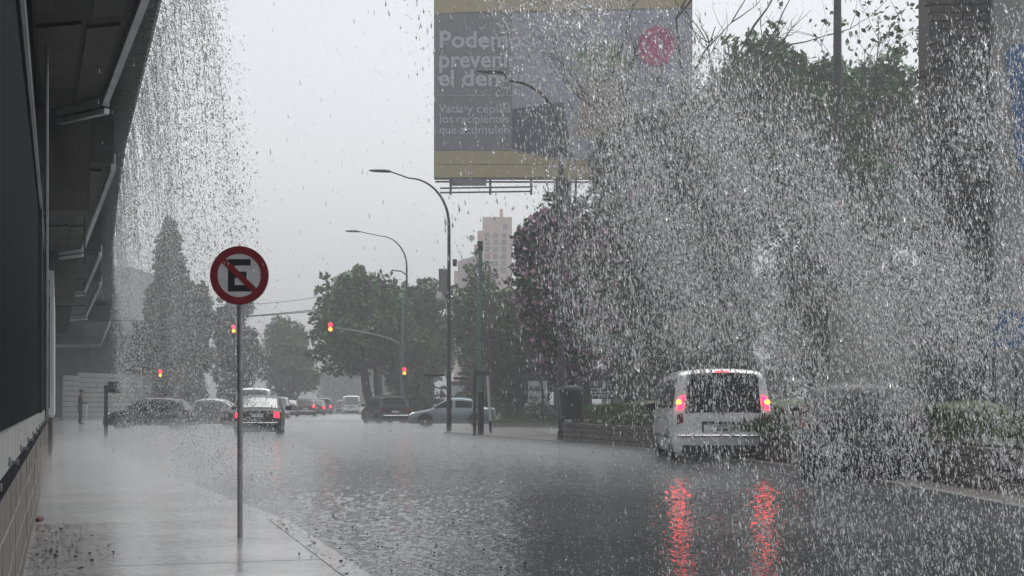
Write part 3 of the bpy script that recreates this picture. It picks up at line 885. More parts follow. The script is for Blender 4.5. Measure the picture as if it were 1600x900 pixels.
# ------------------------------------------------------------------ distant buildings
M_pinkb = mat('pink_render', (0.50, 0.30, 0.25), 0.7, var=0.1, vscale=0.2)
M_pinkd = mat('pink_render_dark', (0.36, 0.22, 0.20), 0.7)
BDs = 230.0; q = F / BDs
tw = thing('apartment_tower', 'stepped pink apartment tower far behind the trees', 'building', ((755 - 800) / F * BDs, BDs, 0))
def tb(px0, px1, py, y0, y1, name, m):
    return MB().box((px0 - 755) / q, (px1 - 755) / q, y0, y1, 0, CH + (HOR - py) / q).build(name, m, tw)
tb(754, 800, 339, 0, 14, 'tower_block', M_pinkb)
tb(746, 753.9, 359, 1, 12, 'tower_block', M_pinkb)
tb(740, 745.9, 380, 2, 12, 'tower_block', M_pinkb)
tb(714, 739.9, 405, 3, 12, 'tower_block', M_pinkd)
tb(708, 713.9, 420, 3.4, 12, 'tower_block', M_pinkb)
tb(780.5, 785.5, 321, 4, 6, 'chimney', M_pinkb)
MB().prism([((714 - 755) / q, CH + (HOR - 405) / q), ((740 - 755) / q, CH + (HOR - 397) / q), ((740 - 755) / q, CH + (HOR - 405) / q)], 3, 12).build('roof', M_conc, tw, recalc=True)
for px, py in [(786, 350), (724, 415)] + [(x_, y_) for y_ in range(364, 420, 11) for x_ in (758, 771, 784)]:
    MB().box((px - 755) / q, (px + 7 - 755) / q, -0.08, 0.3 if px > 740 else 2.95, CH + (HOR - py - 8) / q, CH + (HOR - py) / q).build('window', M_glass, tw)
d_ = thing('satellite_dish', 'small satellite dish on the pink tower roof', 'dish', PX(737, 380, BDs + 3))
MB().tube([(0, 0, 0), (0, 0, 0.5)], 0.06, 5).build('mount', M_metal, d_)
MB().lathe([(0.05, 0), (0.45, -0.1), (0.5, -0.16)], 10, 'y', (0, 0, 0.8)).build('bowl', M_conc, d_)

bw = thing('white_shed', 'white shed wall with open front, seen behind the silver car', 'building', ((700 - 800) / F * 92, 92, 0))
q = F / 92
MB().box((702 - 700) / q, (772 - 700) / q, 0, 6, 0, CH + (HOR - 597) / q).build('wall', M_white, bw)
MB().box((704 - 700) / q, (770 - 700) / q, -0.1, -0.01, CH + (HOR - 597.4) / q - 0.15, CH + (HOR - 597) / q + 0.05).build('gutter', M_dark, bw)
MB().box((741 - 700) / q, (745 - 700) / q, -0.05, -0.003, CH + (HOR - 624) / q, CH + (HOR - 604) / q).build('poster', M_pink, bw)
pw = thing('pale_house', 'low pale rendered house between the navy board and the white van', 'building', ((950 - 800) / F * 66, 66, 1.0))
q = F / 66
MB().box((955 - 950) / q, (1230 - 950) / q, 0, 7, -1.2, (640 - 588) / q).build('wall', mat('pale_grey_render', (0.33, 0.32, 0.31), 0.6, var=0.2, vscale=0.5), pw)
MB().box((953 - 950) / q, (1232 - 950) / q, -0.2, 7.2, (640 - 588) / q + 0.003, (640 - 582) / q).build('roof_slab', M_conc, pw)
MB().box((985 - 950) / q, (1008 - 950) / q, -0.04, 0.02, 0.2, (640 - 606) / q).build('window', M_glass, pw)
far = thing('grey_warehouse', 'faded grey building beside the viaduct, far left', 'building', ((170 - 800) / F * 190, 190, 0))
q = F / 190
MB().box(0, (205 - 170) / q, 0, 12, 0, CH + (HOR - 419) / q).build('wall', M_conc, far)
MB().box(-0.4, (206 - 170) / q, -0.5, 12.5, CH + (HOR - 419) / q + 0.003, CH + (HOR - 417) / q).build('roof_slab', M_conc, far)

# boarded wall at the far left, boards one by one
bwll = thing('boarded_wall', 'pale horizontally boarded wall behind the person, under the viaduct', 'wall')
M_board = mat('pale_board', (0.30, 0.295, 0.285), 0.5, var=0.18, vscale=1.5)
P0, P1, P2 = G(98, 665), G(121, 662), G(300, 662)
P2 = Vector(((300 - 800) / F * 104, 104, 0)); P1 = Vector(((122 - 800) / F * 90, 90, 0)); P0 = Vector(((98 - 800) / F * 88, 88, 0))
for A, B, hgt in ((P0, P1, 2.85), (P1, P2, 3.05)):
    n = int(hgt / 0.3)
    t = (B - A).normalized(); nn = Vector((t.y, -t.x, 0))
    for k in range(n):
        z0, z1 = k * hgt / n + 0.02, (k + 1) * hgt / n - 0.02
        q4 = [A + nn * 0.05, B + nn * 0.05, B - nn * 0.05, A - nn * 0.05]
        MB().hexa([p + Vector((0, 0, z0)) for p in q4] + [p + Vector((0, 0, z1)) for p in q4]).build('board', M_board, bwll, recalc=True)
    q4 = [A - nn * 0.06, B - nn * 0.06, B - nn * 0.15, A - nn * 0.15]
    MB().hexa([p + Vector((0, 0, -.02)) for p in q4] + [p + Vector((0, 0, hgt - .05)) for p in q4]).build('backing', M_mortar, bwll, recalc=True)
pv = MB().flat([(G(60, 690).x, G(60, 690).y), (G(150, 676).x, G(150, 676).y), (G(168, 668).x, G(168, 668).y), (G(240, 664).x, G(240, 664).y), (G(200, 655).x, G(200, 655).y), (G(60, 655).x, G(60, 655).y)], -0.01, 0.12)
setp(pv.build('corner_pavement', M_walk), kind='structure')

# ------------------------------------------------------------------ right: ruined brick wall and painted concrete wall
RD = 31.0; q = F / RD
M_ruin = mat('dark_ruin_brick', (0.05, 0.044, 0.04), 0.6, var=0.5, vscale=3, bump=0.5, bscale=10)
rw = thing('ruined_wall', 'tall blackened brick wall with ragged edge at the right', 'wall', ((1435 - 800) / F * RD, RD, 0.5))
MB().box(0.25, 113 / q, 0.05, 0.9, -0.3, 10.6).build('core', M_mortar, rw)
br_me = [MB().bbox(-0.5, 0.5, -0.5, 0.5, -0.5, 0.5, 0.06).mesh('brick', mat('ruin_brick_%d' % k, (0.055 + 0.02 * k, 0.05 + 0.016 * k, 0.046 + 0.014 * k), 0.55, var=0.4, vscale=2, bump=0.4, bscale=6)) for k in range(3)]
z = 2.6
row = 0
while z < 10.5:
    hh = 0.17
    edge = -0.05 + 0.28 * abs(math.sin(z * 1.7 + 0.6 * math.sin(z * 4.1))) + random.uniform(-0.05, 0.05)
    x = edge
    while x < 113 / q - 0.02:
        l = min(random.choice((0.30, 0.36, 0.42)), 113 / q - x)
        if l < 0.08: break
        o = link('brick', random.choice(br_me), rw)
        o.location = (x + l / 2, 0.02 + random.uniform(-0.02, 0.02), z + hh / 2); o.scale = (l - 0.015, 0.22, hh - 0.015)
        x += l
    z += hh; row += 1
mw = thing('painted_wall', 'grey concrete wall with faded blue painted shapes at the right edge', 'wall', ((1545 - 800) / F * RD, RD - 0.3, 0.5))
MB().box(0, 4.0, 0, 0.8, -0.3, 10.4).build('wall', mat('stained_concrete', (0.26, 0.25, 0.24), 0.55, var=0.45, vscale=0.9, bump=0.3, bscale=5, stretch=(1, 1, 0.3), detail=8), mw)
M_blue = mat('faded_blue_paint', (0.025, 0.11, 0.30), 0.5, var=0.3, vscale=1.4, detail=8)
def rz(py): return 0.7 + (HOR - py) / q
MB().prism([((1562 - 1545) / q, rz(92)), ((1575 - 1545) / q, rz(75)), (3, rz(60)), (3, rz(285)), ((1582 - 1545) / q, rz(270)), ((1574 - 1545) / q, rz(180))], -0.006, -0.002).build('blue_patch', M_blue, mw, recalc=True)
MB().prism([((1590 - 1545) / q, rz(450)), (3, rz(455)), (3, rz(385)), ((1586 - 1545) / q, rz(400))], -0.006, -0.002).build('red_patch', mat('faded_red_paint', (0.16, 0.04, 0.045), 0.5, var=0.4, vscale=2), mw, recalc=True)
bs = thing('blue_board', 'blue painted board on posts in front of the grey wall at the right edge', 'sign', ((1546 - 800) / F * 27, 27, 0.7))
q2 = F / 27
MB().prism([(0, (690 - 515) / q2), (30 / q2, (690 - 500) / q2), (70 / q2, (690 - 508) / q2), (70 / q2, (690 - 565) / q2), (4 / q2, (690 - 560) / q2)], 0, 0.05).build('panel', M_blue, bs, recalc=True)
for k in (10, 45):
    MB().tube([(k / q2, 0.08, -0.1), (k / q2, 0.08, (690 - 520) / q2)], 0.03, 6).build('post', M_dark, bs)
pg = thing('low_grey_wall', 'plain light grey wall behind the black car', 'wall', ((1300 - 800) / F * 38, 38, 0.6))
q3 = F / 38
MB().box(0, (1640 - 1300) / q3, 0, 0.3, -0.3, (680 - 470) / q3).build('panel', mat('light_grey_render', (0.34, 0.33, 0.32), 0.6, var=0.3, vscale=0.6), pg)
MB().box(-0.1, (1640 - 1300) / q3, -0.05, 0.35, (680 - 470) / q3 + .003, (680 - 465) / q3).build('coping', M_conc, pg)

# ------------------------------------------------------------------ boards and bicycles on the right bank
sb1 = thing('white_board', 'white lettered board beneath the tree, beside parked bicycles', 'sign', ((825 - 800) / F * 68, 68, 0.4))
q = F / 68
MB().box(0, 30 / q, 0, 0.06, (664 - 637) / q, (664 - 603) / q).build('panel', M_white, sb1)
for k in (4, 25): MB().tube([(k / q, 0.09, 0), (k / q, 0.09, (664 - 606) / q)], 0.03, 6).build('post', M_dark, sb1)
text_mesh('ABEL', 11 / q, 0.01, M_dark, 'lettering', sb1, (1.0 / q, -0.02, (664 - 619) / q))
text_mesh('itos', 10 / q, 0.006, M_dark, 'lettering', sb1, (2.0 / q, -0.02, (664 - 632) / q))
MB().lathe([(3.2 / q, -0.02), (3.2 / q, -0.005)], 14, 'y', (23.5 / q, 0, (664 - 628) / q)).build('round_mark', M_dark, sb1, recalc=True)
sb2 = thing('navy_board', 'navy blue lettered board standing behind the dry grass', 'sign', ((900 - 800) / F * 60, 60, 0.95))
q = F / 60
MB().box(0, 62 / q, 0, 0.06, (655 - 640) / q, (655 - 592) / q).build('panel', M_navy, sb2)
for k in (4, 57): MB().tube([(k / q, 0.09, -0.2), (k / q, 0.09, (655 - 594) / q)], 0.04, 6).build('post', M_dark, sb2)
text_mesh('ATLÉTICO', 8 / q, 0.004, M_prnw, 'lettering', sb2, (17 / q, -0.02, (655 - 618.5) / q))
ln_ = MB()
for r, (y_, w_) in enumerate(((624, 22), (629, 27), (634, 24))):
    x = 21.0
    while x < 21 + w_:
        l = random.uniform(1.5, 3.5); ln_.box(x / q, (x + l) / q, -0.02, -0.004, (655 - y_ - 1.4) / q, (655 - y_ + 1.0) / q); x += l + 1.0
ln_.build('small_print', M_prnw, sb2)
def bicycle(loc, rz, lab):
    t = thing('bicycle', lab, 'bicycle', loc, rz, 'bicycles parked on the lawn')
    for x in (-0.52, 0.52):
        w_ = MB()
        pts = [(x + 0.33 * math.cos(2 * math.pi * k / 20), 0, 0.34 + 0.33 * math.sin(2 * math.pi * k / 20)) for k in range(21)]
        wh = MB().tube(pts, 0.02, 5, False).build('wheel', M_rubber, t)
        sp_ = MB()
        for k in range(8):
            an = math.pi * k / 4; sp_.tube([(x, 0, 0.34), (x + 0.32 * math.cos(an), 0, 0.34 + 0.32 * math.sin(an))], 0.004, 4)
        sp_.build('spokes', M_metal, wh)
    fr = MB()
    for a_, b_ in (((-0.52, 0, .34), (-0.05, 0, .3)), ((-0.05, 0, .3), (-0.18, 0, .82)), ((-0.05, 0, .3), (.38, 0, .74)), ((-.16, 0, .74), (.36, 0, .82)), ((-.52, 0, .34), (-.16, 0, .74)), ((.52, 0, .34), (.34, 0, .95))):
        fr.tube([a_, b_], 0.02, 6)
    fr.build('frame', M_metal, t)
    MB().bbox(-.32, -.06, -.06, .06, .82, .88, 0.02).build('saddle', M_black, t)
    MB().tube([(.34, -.28, .98), (.36, -.1, 1.0), (.34, 0, .95), (.36, .1, 1.0), (.34, .28, .98)], 0.016, 5).build('handlebar', M_black, t)
bicycle(((842 - 800) / F * 66.5, 66.5, 0.42), 0.1, 'bicycle under the white board, left one of the pair')
bicycle(((866 - 800) / F * 66.2, 66.2, 0.42), math.pi - 0.1, 'bicycle right of the white board, half behind the lamp post')

# ------------------------------------------------------------------ vehicles
def paint(name, col, rough=0.22, metal=0.3):
    return mat(name, col, rough, metal, coat=0.6, var=0.06, vscale=3, bump=0.04, bscale=90)

def dense(poly, step=0.045):
    out = []
    for i in range(len(poly) - 1):
        (x0, z0, w0), (x1, z1, w1) = poly[i], poly[i + 1]
        n = max(1, int(math.hypot(x1 - x0, z1 - z0) / step + 0.5))
        for k in range(n):
            s = k / n; out.append((x0 + (x1 - x0) * s, z0 + (z1 - z0) * s, w0 + (w1 - w0) * s))
    out.append(poly[-1])
    # smooth lightly
    for _ in range(2):
        o2 = list(out)
        for i in range(1, len(out) - 1):
            o2[i] = tuple(0.25 * out[i - 1][k] + 0.5 * out[i][k] + 0.25 * out[i + 1][k] for k in range(3))
        out = o2
    return out

class Car:
    """profile: (x, z_top, half_width) from the front bumper's foot over the roof to the rear bumper's foot"""
    VS = [0, 0.1, 0.2, 0.28, 0.33, 0.37, 0.42, 0.48, 0.54, 0.59, 0.62, 0.66, 0.72, 0.79, 0.87, 0.95, 1.0]
    def __init__(s, prof, belt, sill, wheels, wr, tumble, crown=0.04):
        s.st = dense(prof); s.belt = belt; s.sill = sill; s.wheels = wheels; s.wr = wr; s.tumble = tumble; s.crown = crown
    def zbot(s, x):
        z = s.sill
        for xw in s.wheels:
            R = s.wr * 1.17
            if abs(x - xw) < R: z = max(z, s.wr + math.sqrt(R * R - (x - xw) ** 2) * 0.98)
        return z
    def S(s, i, v):
        x, zt, w = s.st[i]
        zb = min(s.zbot(x), max(zt - 0.02, s.sill))
        gh = max(0.0, zt - s.belt)
        k = min(1.0, gh / 0.35)
        wr = w - s.tumble * k - 0.07 * (1 - k)
        zbelt = s.belt if gh > 0.06 else zt - 0.06 * 1.0
        zedge = zt - 0.045
        zbelt = min(zbelt, zedge - 0.015)
        if zbelt < zb + 0.03: zb2 = min(zb, zbelt - 0.01)
        else: zb2 = zb
        if v <= 0.33:
            t = v / 0.33
            return Vector((x, wr * 0.97 * t, zt + s.crown * (1 - t * t) * k - 0.028 * t ** 4))
        if v <= 0.37:
            t = (v - 0.33) / 0.04
            return Vector((x, wr * 0.97 + (wr * 0.03) * t, (zt - 0.028) + (zedge - zt + 0.028) * t))
        if v <= 0.60:
            t = (v - 0.37) / 0.23
            return Vector((x, wr + (w - wr) * (t ** 0.9), zedge + (zbelt - zedge) * t))
        t = (v - 0.60) / 0.40
        bul = 0.03 * math.sin(math.pi * min(1, t * 1.15)) - 0.05 * max(0, t - 0.75) / 0.25
        return Vector((x, w + bul, zbelt + (zb2 - zbelt) * t))
    def body(s, m, parent, name='body'):
        vs, fs = [], []
        V = [-v for v in reversed(s.VS[1:])] + s.VS
        nv = len(V)
        for i in range(len(s.st)):
            for v in V:
                p = s.S(i, abs(v))
                vs.append((p.x, p.y if v >= 0 else -p.y, p.z))
        for i in range(len(s.st) - 1):
            for k in range(nv - 1):
                fs.append((i * nv + k, i * nv + k + 1, (i + 1) * nv + k + 1, (i + 1) * nv + k))
        mb = MB().add(vs, fs)
        o = mb.build(name, m, parent, smooth=True, recalc=True)
        o.data.shade_smooth()
        return o
    def patch(s, name, m, parent, cond, v0, v1, side=0, off=0.007, n=6):
        """sheet over the body where cond(x, z) holds for the station, between ring positions v0 and v1; side 0 = across the centre"""
        idx = [i for i in range(len(s.st)) if cond(s.st[i][0], s.st[i][1])]
        if len(idx) < 2: return None
        if side == 0: V = [v1 * (2 * k / (2 * n) - 1) for k in range(2 * n + 1)]
        else: V = [side * (v0 + (v1 - v0) * k / n) for k in range(n + 1)]
        def pt(i, v):
            p = s.S(i, abs(v)); return Vector((p.x, p.y if v >= 0 else -p.y, p.z))
        vs, fs = [], []
        N = len(s.st) - 1
        for i in idx:
            for v in V:
                e = 0.01
                va, vb = max(-0.99, v - e), min(0.99, v + e)
                du = pt(min(i + 1, N), v) - pt(max(i - 1, 0), v)
                dv = pt(i, vb) - pt(i, va)
                nn = du.cross(dv)
                p = pt(i, v)
                c = Vector((p.x * 0.6, 0, 0.7))
                if nn.length < 1e-9: nn = p - c
                nn.normalize()
                if nn.dot(p - c) < 0: nn = -nn
                vs.append(p + nn * off)
        nv = len(V)
        for a in range(len(idx) - 1):
            if idx[a + 1] - idx[a] > 1: continue
            for k in range(nv - 1):
                fs.append((a * nv + k, a * nv + k + 1, (a + 1) * nv + k + 1, (a + 1) * nv + k))
        o = MB().add(vs, fs).build(name, m, parent, smooth=False, recalc=True)
        o.data.shade_smooth()
        return o

wheel_cache = {}
def wheel(parent, x, y, r, w=0.19):
    s = 1 if y > 0 else -1
    key = (round(r, 3), s)
    if key not in wheel_cache:
        ty = MB().lathe([(r * 0.62, -w / 2), (r * 0.9, -w / 2 - 0.005), (r, -w / 2 + 0.03), (r, w / 2 - 0.03), (r * 0.9, w / 2 + 0.005), (r * 0.62, w / 2)], 22, 'y').mesh('tyre', M_rubber, True)
        rm = MB()
        rm.lathe([(r * 0.66, s * w * 0.32), (r * 0.62, s * w * 0.5), (r * 0.55, s * w * 0.46), (r * 0.55, s * w * 0.30)], 22, 'y')
        for k in range(7):
            M = Matrix.Rotation(2 * math.pi * k / 7, 4, 'Y')
            y0, y1 = sorted((s * w * 0.30, s * w * 0.47))
            rm.box(0.03, r * 0.57, y0, y1, -0.028, 0.028, M)
        rm.lathe([(0.07, s * w * 0.28), (0.07, s * w * 0.5), (0.03, s * w * 0.53)], 12, 'y')
        rme = rm.mesh('rim', M_rim)
        hub = MB().lathe([(r * 0.55, -0.02), (r * 0.55, 0.02)], 18, 'y').mesh('brake_disc', M_black)
        wheel_cache[key] = (ty, rme, hub)
    ty, rme, hub = wheel_cache[key]
    e = bpy.data.objects.new('wheel', None); COL.objects.link(e); e.parent = parent; e.location = (x, y, r)
    e.empty_display_size = 0.1
    for nme, me in (('tyre', ty), ('rim', rme), ('brake_disc', hub)): link(nme, me, e)

def make_car(kind, label, loc, heading, col, lit=False, glass=None, scale=(1, 1, 1), group='cars on the flooded road', cat='car', name=None, plain=False):
    """heading: angle of the nose measured from +x, world radians"""
    glass = glass or M_glass
    t = thing(name or {'van': 'panel_van', 'sedan': 'sedan_car', 'hatch': 'hatchback_car', 'mpv': 'family_car'}[kind], label, cat, loc, heading, group)
    t.scale = scale
    if kind == 'van':
        prof = [(2.05, 0.22, 0.62), (2.10, 0.45, 0.70), (2.06, 0.72, 0.76), (1.95, 0.90, 0.80), (1.25, 1.10, 0.84), (0.62, 1.66, 0.85), (0.40, 1.77, 0.86), (-0.6, 1.83, 0.86),
                (-1.75, 1.82, 0.86), (-1.95, 1.79, 0.855), (-2.03, 1.70, 0.85), (-2.12, 1.20, 0.86), (-2.15, 0.92, 0.86), (-2.16, 0.62, 0.85), (-2.22, 0.58, 0.84), (-2.22, 0.30, 0.80), (-2.14, 0.24, 0.76)]
        c = Car(prof, 1.02, 0.24, (1.32, -1.30), 0.315, 0.11)
    elif kind == 'sedan':
        prof = [(2.02, 0.20, 0.58), (2.08, 0.42, 0.68), (2.03, 0.62, 0.74), (1.92, 0.72, 0.78), (0.98, 0.92, 0.82), (0.35, 1.33, 0.83), (0.12, 1.40, 0.83), (-0.55, 1.42, 0.83),
                (-0.95, 1.36, 0.83), (-1.52, 1.00, 0.82), (-1.62, 0.98, 0.82), (-2.0, 0.96, 0.79), (-2.06, 0.90, 0.78), (-2.08, 0.62, 0.79), (-2.13, 0.55, 0.78), (-2.13, 0.28, 0.75), (-2.06, 0.22, 0.70)]
        c = Car(prof, 0.90, 0.22, (1.25, -1.20), 0.295, 0.13)
    elif kind == 'hatch':
        prof = [(1.85, 0.20, 0.58), (1.91, 0.42, 0.68), (1.86, 0.62, 0.74), (1.75, 0.74, 0.78), (0.92, 0.95, 0.82), (0.30, 1.36, 0.83), (0.08, 1.44, 0.83), (-0.85, 1.44, 0.83),
                (-1.35, 1.36, 0.82), (-1.72, 1.02, 0.81), (-1.82, 0.90, 0.80), (-1.86, 0.62, 0.80), (-1.92, 0.56, 0.79), (-1.92, 0.28, 0.76), (-1.85, 0.22, 0.70)]
        c = Car(prof, 0.92, 0.22, (1.18, -1.20), 0.295, 0.13)
    else:
        prof = [(1.98, 0.20, 0.58), (2.04, 0.45, 0.70), (1.98, 0.68, 0.76), (1.85, 0.82, 0.80), (1.15, 1.00, 0.84), (0.45, 1.50, 0.85), (0.2, 1.58, 0.85), (-1.1, 1.60, 0.85),
                (-1.62, 1.53, 0.84), (-1.85, 1.18, 0.83), (-1.95, 0.98, 0.83), (-1.98, 0.64, 0.83), (-2.05, 0.58, 0.82), (-2.05, 0.30, 0.78), (-1.97, 0.22, 0.72)]
        c = Car(prof, 0.98, 0.22, (1.25, -1.25), 0.30, 0.13)
    c.body(col, t)
    xs = [p[0] for p in c.st]
    xr = min(xs); xf = max(xs)
    wx = c.wheels; r = c.wr
    MB().box(xr + 0.12, xf - 0.12, -0.58, 0.58, 0.19, 0.62).build('underbody', M_black, t)
    wy = 0.70 if kind != 'van' else 0.73
    for x in wx:
        for y in (-wy, wy): wheel(t, x, y, r)
    top = max(p[1] for p in c.st)
    belt = c.belt
    # glazing
    itop = max(range(len(c.st)), key=lambda i: c.st[i][1])
    xt = c.st[itop][0]
    ffr = lambda x, z: x > xt and belt + 0.08 < z < top - 0.09
    c.patch('windscreen', glass, t, ffr, 0, 0.30)
    if kind == 'van':
        rear = lambda x, z: x < xt - 0.5 and belt - 0.04 < z < 1.735
        c.patch('rear_window', glass, t, rear, 0, 0.285, off=0.010)
    else:
        rear = lambda x, z: x < xt and belt + (0.10 if kind != 'sedan' else 0.12) < z < top - 0.08
        c.patch('rear_window', glass, t, rear, 0, 0.30)
    # side windows by door spans
    spans = {'van': [(1.0, 0.10), (0.02, -0.92), (-1.02, -1.86)], 'sedan': [(0.86, -0.10), (-0.17, -1.0), (-1.04, -1.28)], 'hatch': [(0.80, -0.12), (-0.19, -1.05), (-1.10, -1.42)], 'mpv': [(0.95, -0.05), (-0.12, -1.0), (-1.07, -1.6)]}[kind]
    for s in (-1, 1):
        for (xa, xb) in spans:
            c.patch('side_window', glass, t, lambda x, z: xb <= x <= xa and z > belt + 0.14, 0.41, 0.575, s)
    # tail lights
    on = (M_red_on if kind == 'van' else M_red_far) if lit else (M_smoke if plain else M_red_off)
    for s in (-1, 1):
        if kind == 'van':
            c.patch('tail_light', M_red_off, t, lambda x, z: x < -1.9 and 0.80 < z < 1.06, 0.30, 0.40, s, 0.012)
            hi = c.patch('tail_light', on, t, lambda x, z: x < -1.9 and 1.06 < z < 1.36, 0.30, 0.40, s, 0.014)
            if lit:
                MB().lathe([(0.05, -0.0), (0.045, -0.03), (0.02, -0.04)], 12, 'x', (-2.125, s * 0.765, 1.21)).build('bulb', M_amb_on, t, smooth=True)
        else:
            zz = {'sedan': (0.70, 0.90), 'hatch': (0.76, 1.0), 'mpv': (0.72, 1.0)}[kind]
            c.patch('tail_light', on, t, lambda x, z: x < xr + 0.4 and zz[0] < z < zz[1], 0.26, 0.42 if kind != 'sedan' else 0.47, s, 0.010)
        c.patch('headlight', M_headl, t, lambda x, z: x > xf - 0.30 and 0.58 < z < 0.80, 0.20, 0.46, s, 0.010)
    if lit:
        zt_ = 1.765 if kind == 'van' else None
        if kind == 'van': c.patch('high_brake_light', M_red_far, t, lambda x, z: x < -1.5 and 1.715 < z < 1.775, 0, 0.055, off=0.014)
    # bumpers, plate, trims
    pz = {'van': 0.72, 'sedan': 0.76, 'hatch': 0.70, 'mpv': 0.72}[kind]
    xp = min(c.S(i, 0)[0] for i in range(len(c.st)) if abs(c.st[i][1] - pz) < 0.06 and c.st[i][0] < 0)
    if kind == 'van':
        MB().bbox(xp - 0.014, xp + 0.06, -0.37, 0.37, pz - 0.11, pz + 0.125, 0.012).build('plate_recess', M_black, t)
        MB().box(xp - 0.022, xp - 0.013, -0.345, 0.345, pz - 0.10, pz + 0.06).build('plate_holder', M_plate, t)
        pl = MB().box(xp - 0.03, xp - 0.0225, -0.12, 0.12, pz - 0.055, pz + 0.045).build('number_plate', M_dark, t)
        cz = MB()
        for k in range(6):
            yk = -0.105 + k * 0.035
            cz.box(xp - 0.033, xp - 0.0305, yk, yk + 0.012, pz - 0.032, pz + 0.03); cz.box(xp - 0.033, xp - 0.0305, yk + 0.0125, yk + 0.028, pz - 0.004 * k, pz + 0.03 - 0.006 * (k % 3))
        cz.build('plate_characters', M_plate, pl)
        MB().bbox(xp - 0.105, xp + 0.02, -0.80, 0.80, 0.565, 0.585, 0.006).build('bumper_lip', M_chrome, t)
        MB().bbox(xr - 0.012, xr + 0.1, -0.72, 0.72, 0.24, 0.40, 0.02).build('rear_valance', M_black, t)
        # emblem: two stacked bars on the glass, wiper
        em = MB()
        M = Matrix.Translation((-2.148, 0.0, 1.10))
        pts = [(-0.05, 0.07), (0.05, 0.07), (0.05, 0.05), (-0.03, 0.05), (-0.03, 0.01), (0.04, 0.01), (0.04, -0.01), (-0.03, -0.01), (-0.03, -0.05), (0.05, -0.05), (0.05, -0.07), (-0.05, -0.07)]
        em.add([(-2.165, -y, 1.10 + z) for y, z in pts] + [(-2.13, -y, 1.10 + z) for y, z in pts], [tuple(range(12)), tuple(range(23, 11, -1))] + [(i, i + 12, (i + 1) % 12 + 12, (i + 1) % 12) for i in range(12)])
        em.build('emblem', M_chrome, t, recalc=True)
        MB().tube([(-2.16, -0.02, 0.98), (-2.14, 0.35, 1.06)], 0.01, 5).build('wiper', M_black, t)
        for s in (-1, 1):
            MB().bbox(-1.9, 1.0, s * 0.855 - 0.02, s * 0.855 + 0.035, 0.50, 0.58, 0.012).build('side_moulding', M_black, t)
            MB().tube([(1.1, s * 0.74, 1.83), (-1.7, s * 0.74, 1.87)], 0.016, 6).build('roof_rail', M_dark, t)
    else:
        MB().box(xp - 0.014, xp + 0.03, -0.2, 0.2, pz - 0.06, pz + 0.06).build('number_plate', M_conc if plain else M_plate, t)
        MB().bbox(xr - 0.008, xr + 0.06, -0.70, 0.70, 0.50, 0.53, 0.008).build('bumper_strip', M_black if plain else M_chrome, t)
        MB().bbox(xr - 0.006, xr + 0.1, -0.66, 0.66, 0.2, 0.34, 0.02).build('rear_valance', M_black, t)
    MB().bbox(xf - 0.06, xf + 0.005, -0.45, 0.45, 0.36, 0.52, 0.02).build('grille', M_black, t)
    for s in (-1, 1):
        xm = spans[0][0] - 0.12
        MB().bbox(xm - 0.06, xm + 0.1, s * 0.97 - 0.10, s * 0.97 + 0.10, belt + 0.02, belt + 0.2, 0.035).build('mirror', col if kind != 'van' else M_black, t)
        for (xa, xb) in spans[:2]:
            if kind in ('sedan', 'hatch', 'mpv') or True:
                MB().bbox(xb + 0.08, xb + 0.26, s * 0.865 - 0.03, s * 0.865 + 0.022, belt - 0.14, belt - 0.10, 0.008).build('handle', M_black if kind == 'van' else col, t)
        # shut lines
        for xa in (spans[0][0] + 0.08, spans[0][1] - 0.03, spans[1][1] - 0.03):
            MB().box(xa - 0.005, xa + 0.005, s * 0.80, s * 0.80 + s * 0.058 if s > 0 else s * 0.80, 0.34, belt - 0.02).v
    return t

P_silver = paint('paint_silver', (0.42, 0.43, 0.44), 0.25, 0.5)
P_white = paint('paint_white', (0.80, 0.81, 0.82), 0.25, 0.0)
P_black = mat('paint_black', (0.008, 0.008, 0.010), 0.25, 0.0, coat=0.15, spec=0.3, var=0.06, vscale=3, bump=0.04, bscale=90)
P_dark = paint('paint_charcoal', (0.028, 0.03, 0.033), 0.22, 0.4)
P_blue = paint('paint_pale_blue', (0.26, 0.33, 0.36), 0.28, 0.45)
P_red = paint('paint_maroon', (0.075, 0.022, 0.028), 0.3, 0.2)
def hd(deg): return math.radians(90 + deg)    # degrees to the left of straight ahead

def place(px, py, back=0.0, zz=0.0):
    p = G(px, py, zz); return Vector((p.x, p.y + back, zz))
CAR = 'cars on the flooded road'
v = place(1127, 727, 2.0)
make_car('van', 'silver van with lit brake lights driving away on the near road', v, hd(0.5), P_white, True, scale=(1, 1.10, 1.0), group=None, cat='van')
v = place(1390, 762, 1.9)
make_car('hatch', 'black hatchback half hidden in the heavy spray at right', v, hd(-9), P_black, False, scale=(1, 1.05, 1.04), plain=True)
v = place(706, 668, 0.5)
make_car('sedan', 'pale blue-silver sedan seen from its side, beside the tall lamp post', v, math.pi - 0.02, P_blue, False, scale=(1.0, 1, 1), glass=M_glass)
v = place(597, 663.5, 1.6)
make_car('mpv', 'charcoal family car seen from behind under the big central tree', v, hd(22), P_dark, False, scale=(1, 1, 0.98), glass=M_glass)
v = place(391, 684, 2.0)
make_car('sedan', 'black sedan with lit brake lights just right of the sign pole', v, hd(7), P_black, True, glass=M_glassl)
v = place(386, 671.5, 2.2)
make_car('van', 'white van stopped in front of the black sedan, by the sign pole', v, hd(7), P_white, False, glass=M_glassl, cat='van', scale=(1, 0.95, 1.0))
v = place(545, 648.8, 2.0)
make_car('van', 'small white van far off in the middle of the road', v, hd(7), P_white, False, glass=M_glassl, cat='van')
v = place(473, 652.2, 1.8)
make_car('hatch', 'maroon hatchback with lit brake lights in the far queue', v, hd(7), P_red, True, glass=M_glass)
v = place(490, 650.5, 1.8)
make_car('sedan', 'dark sedan with lit brake lights, right of the maroon hatchback', v, hd(7), P_dark, True)
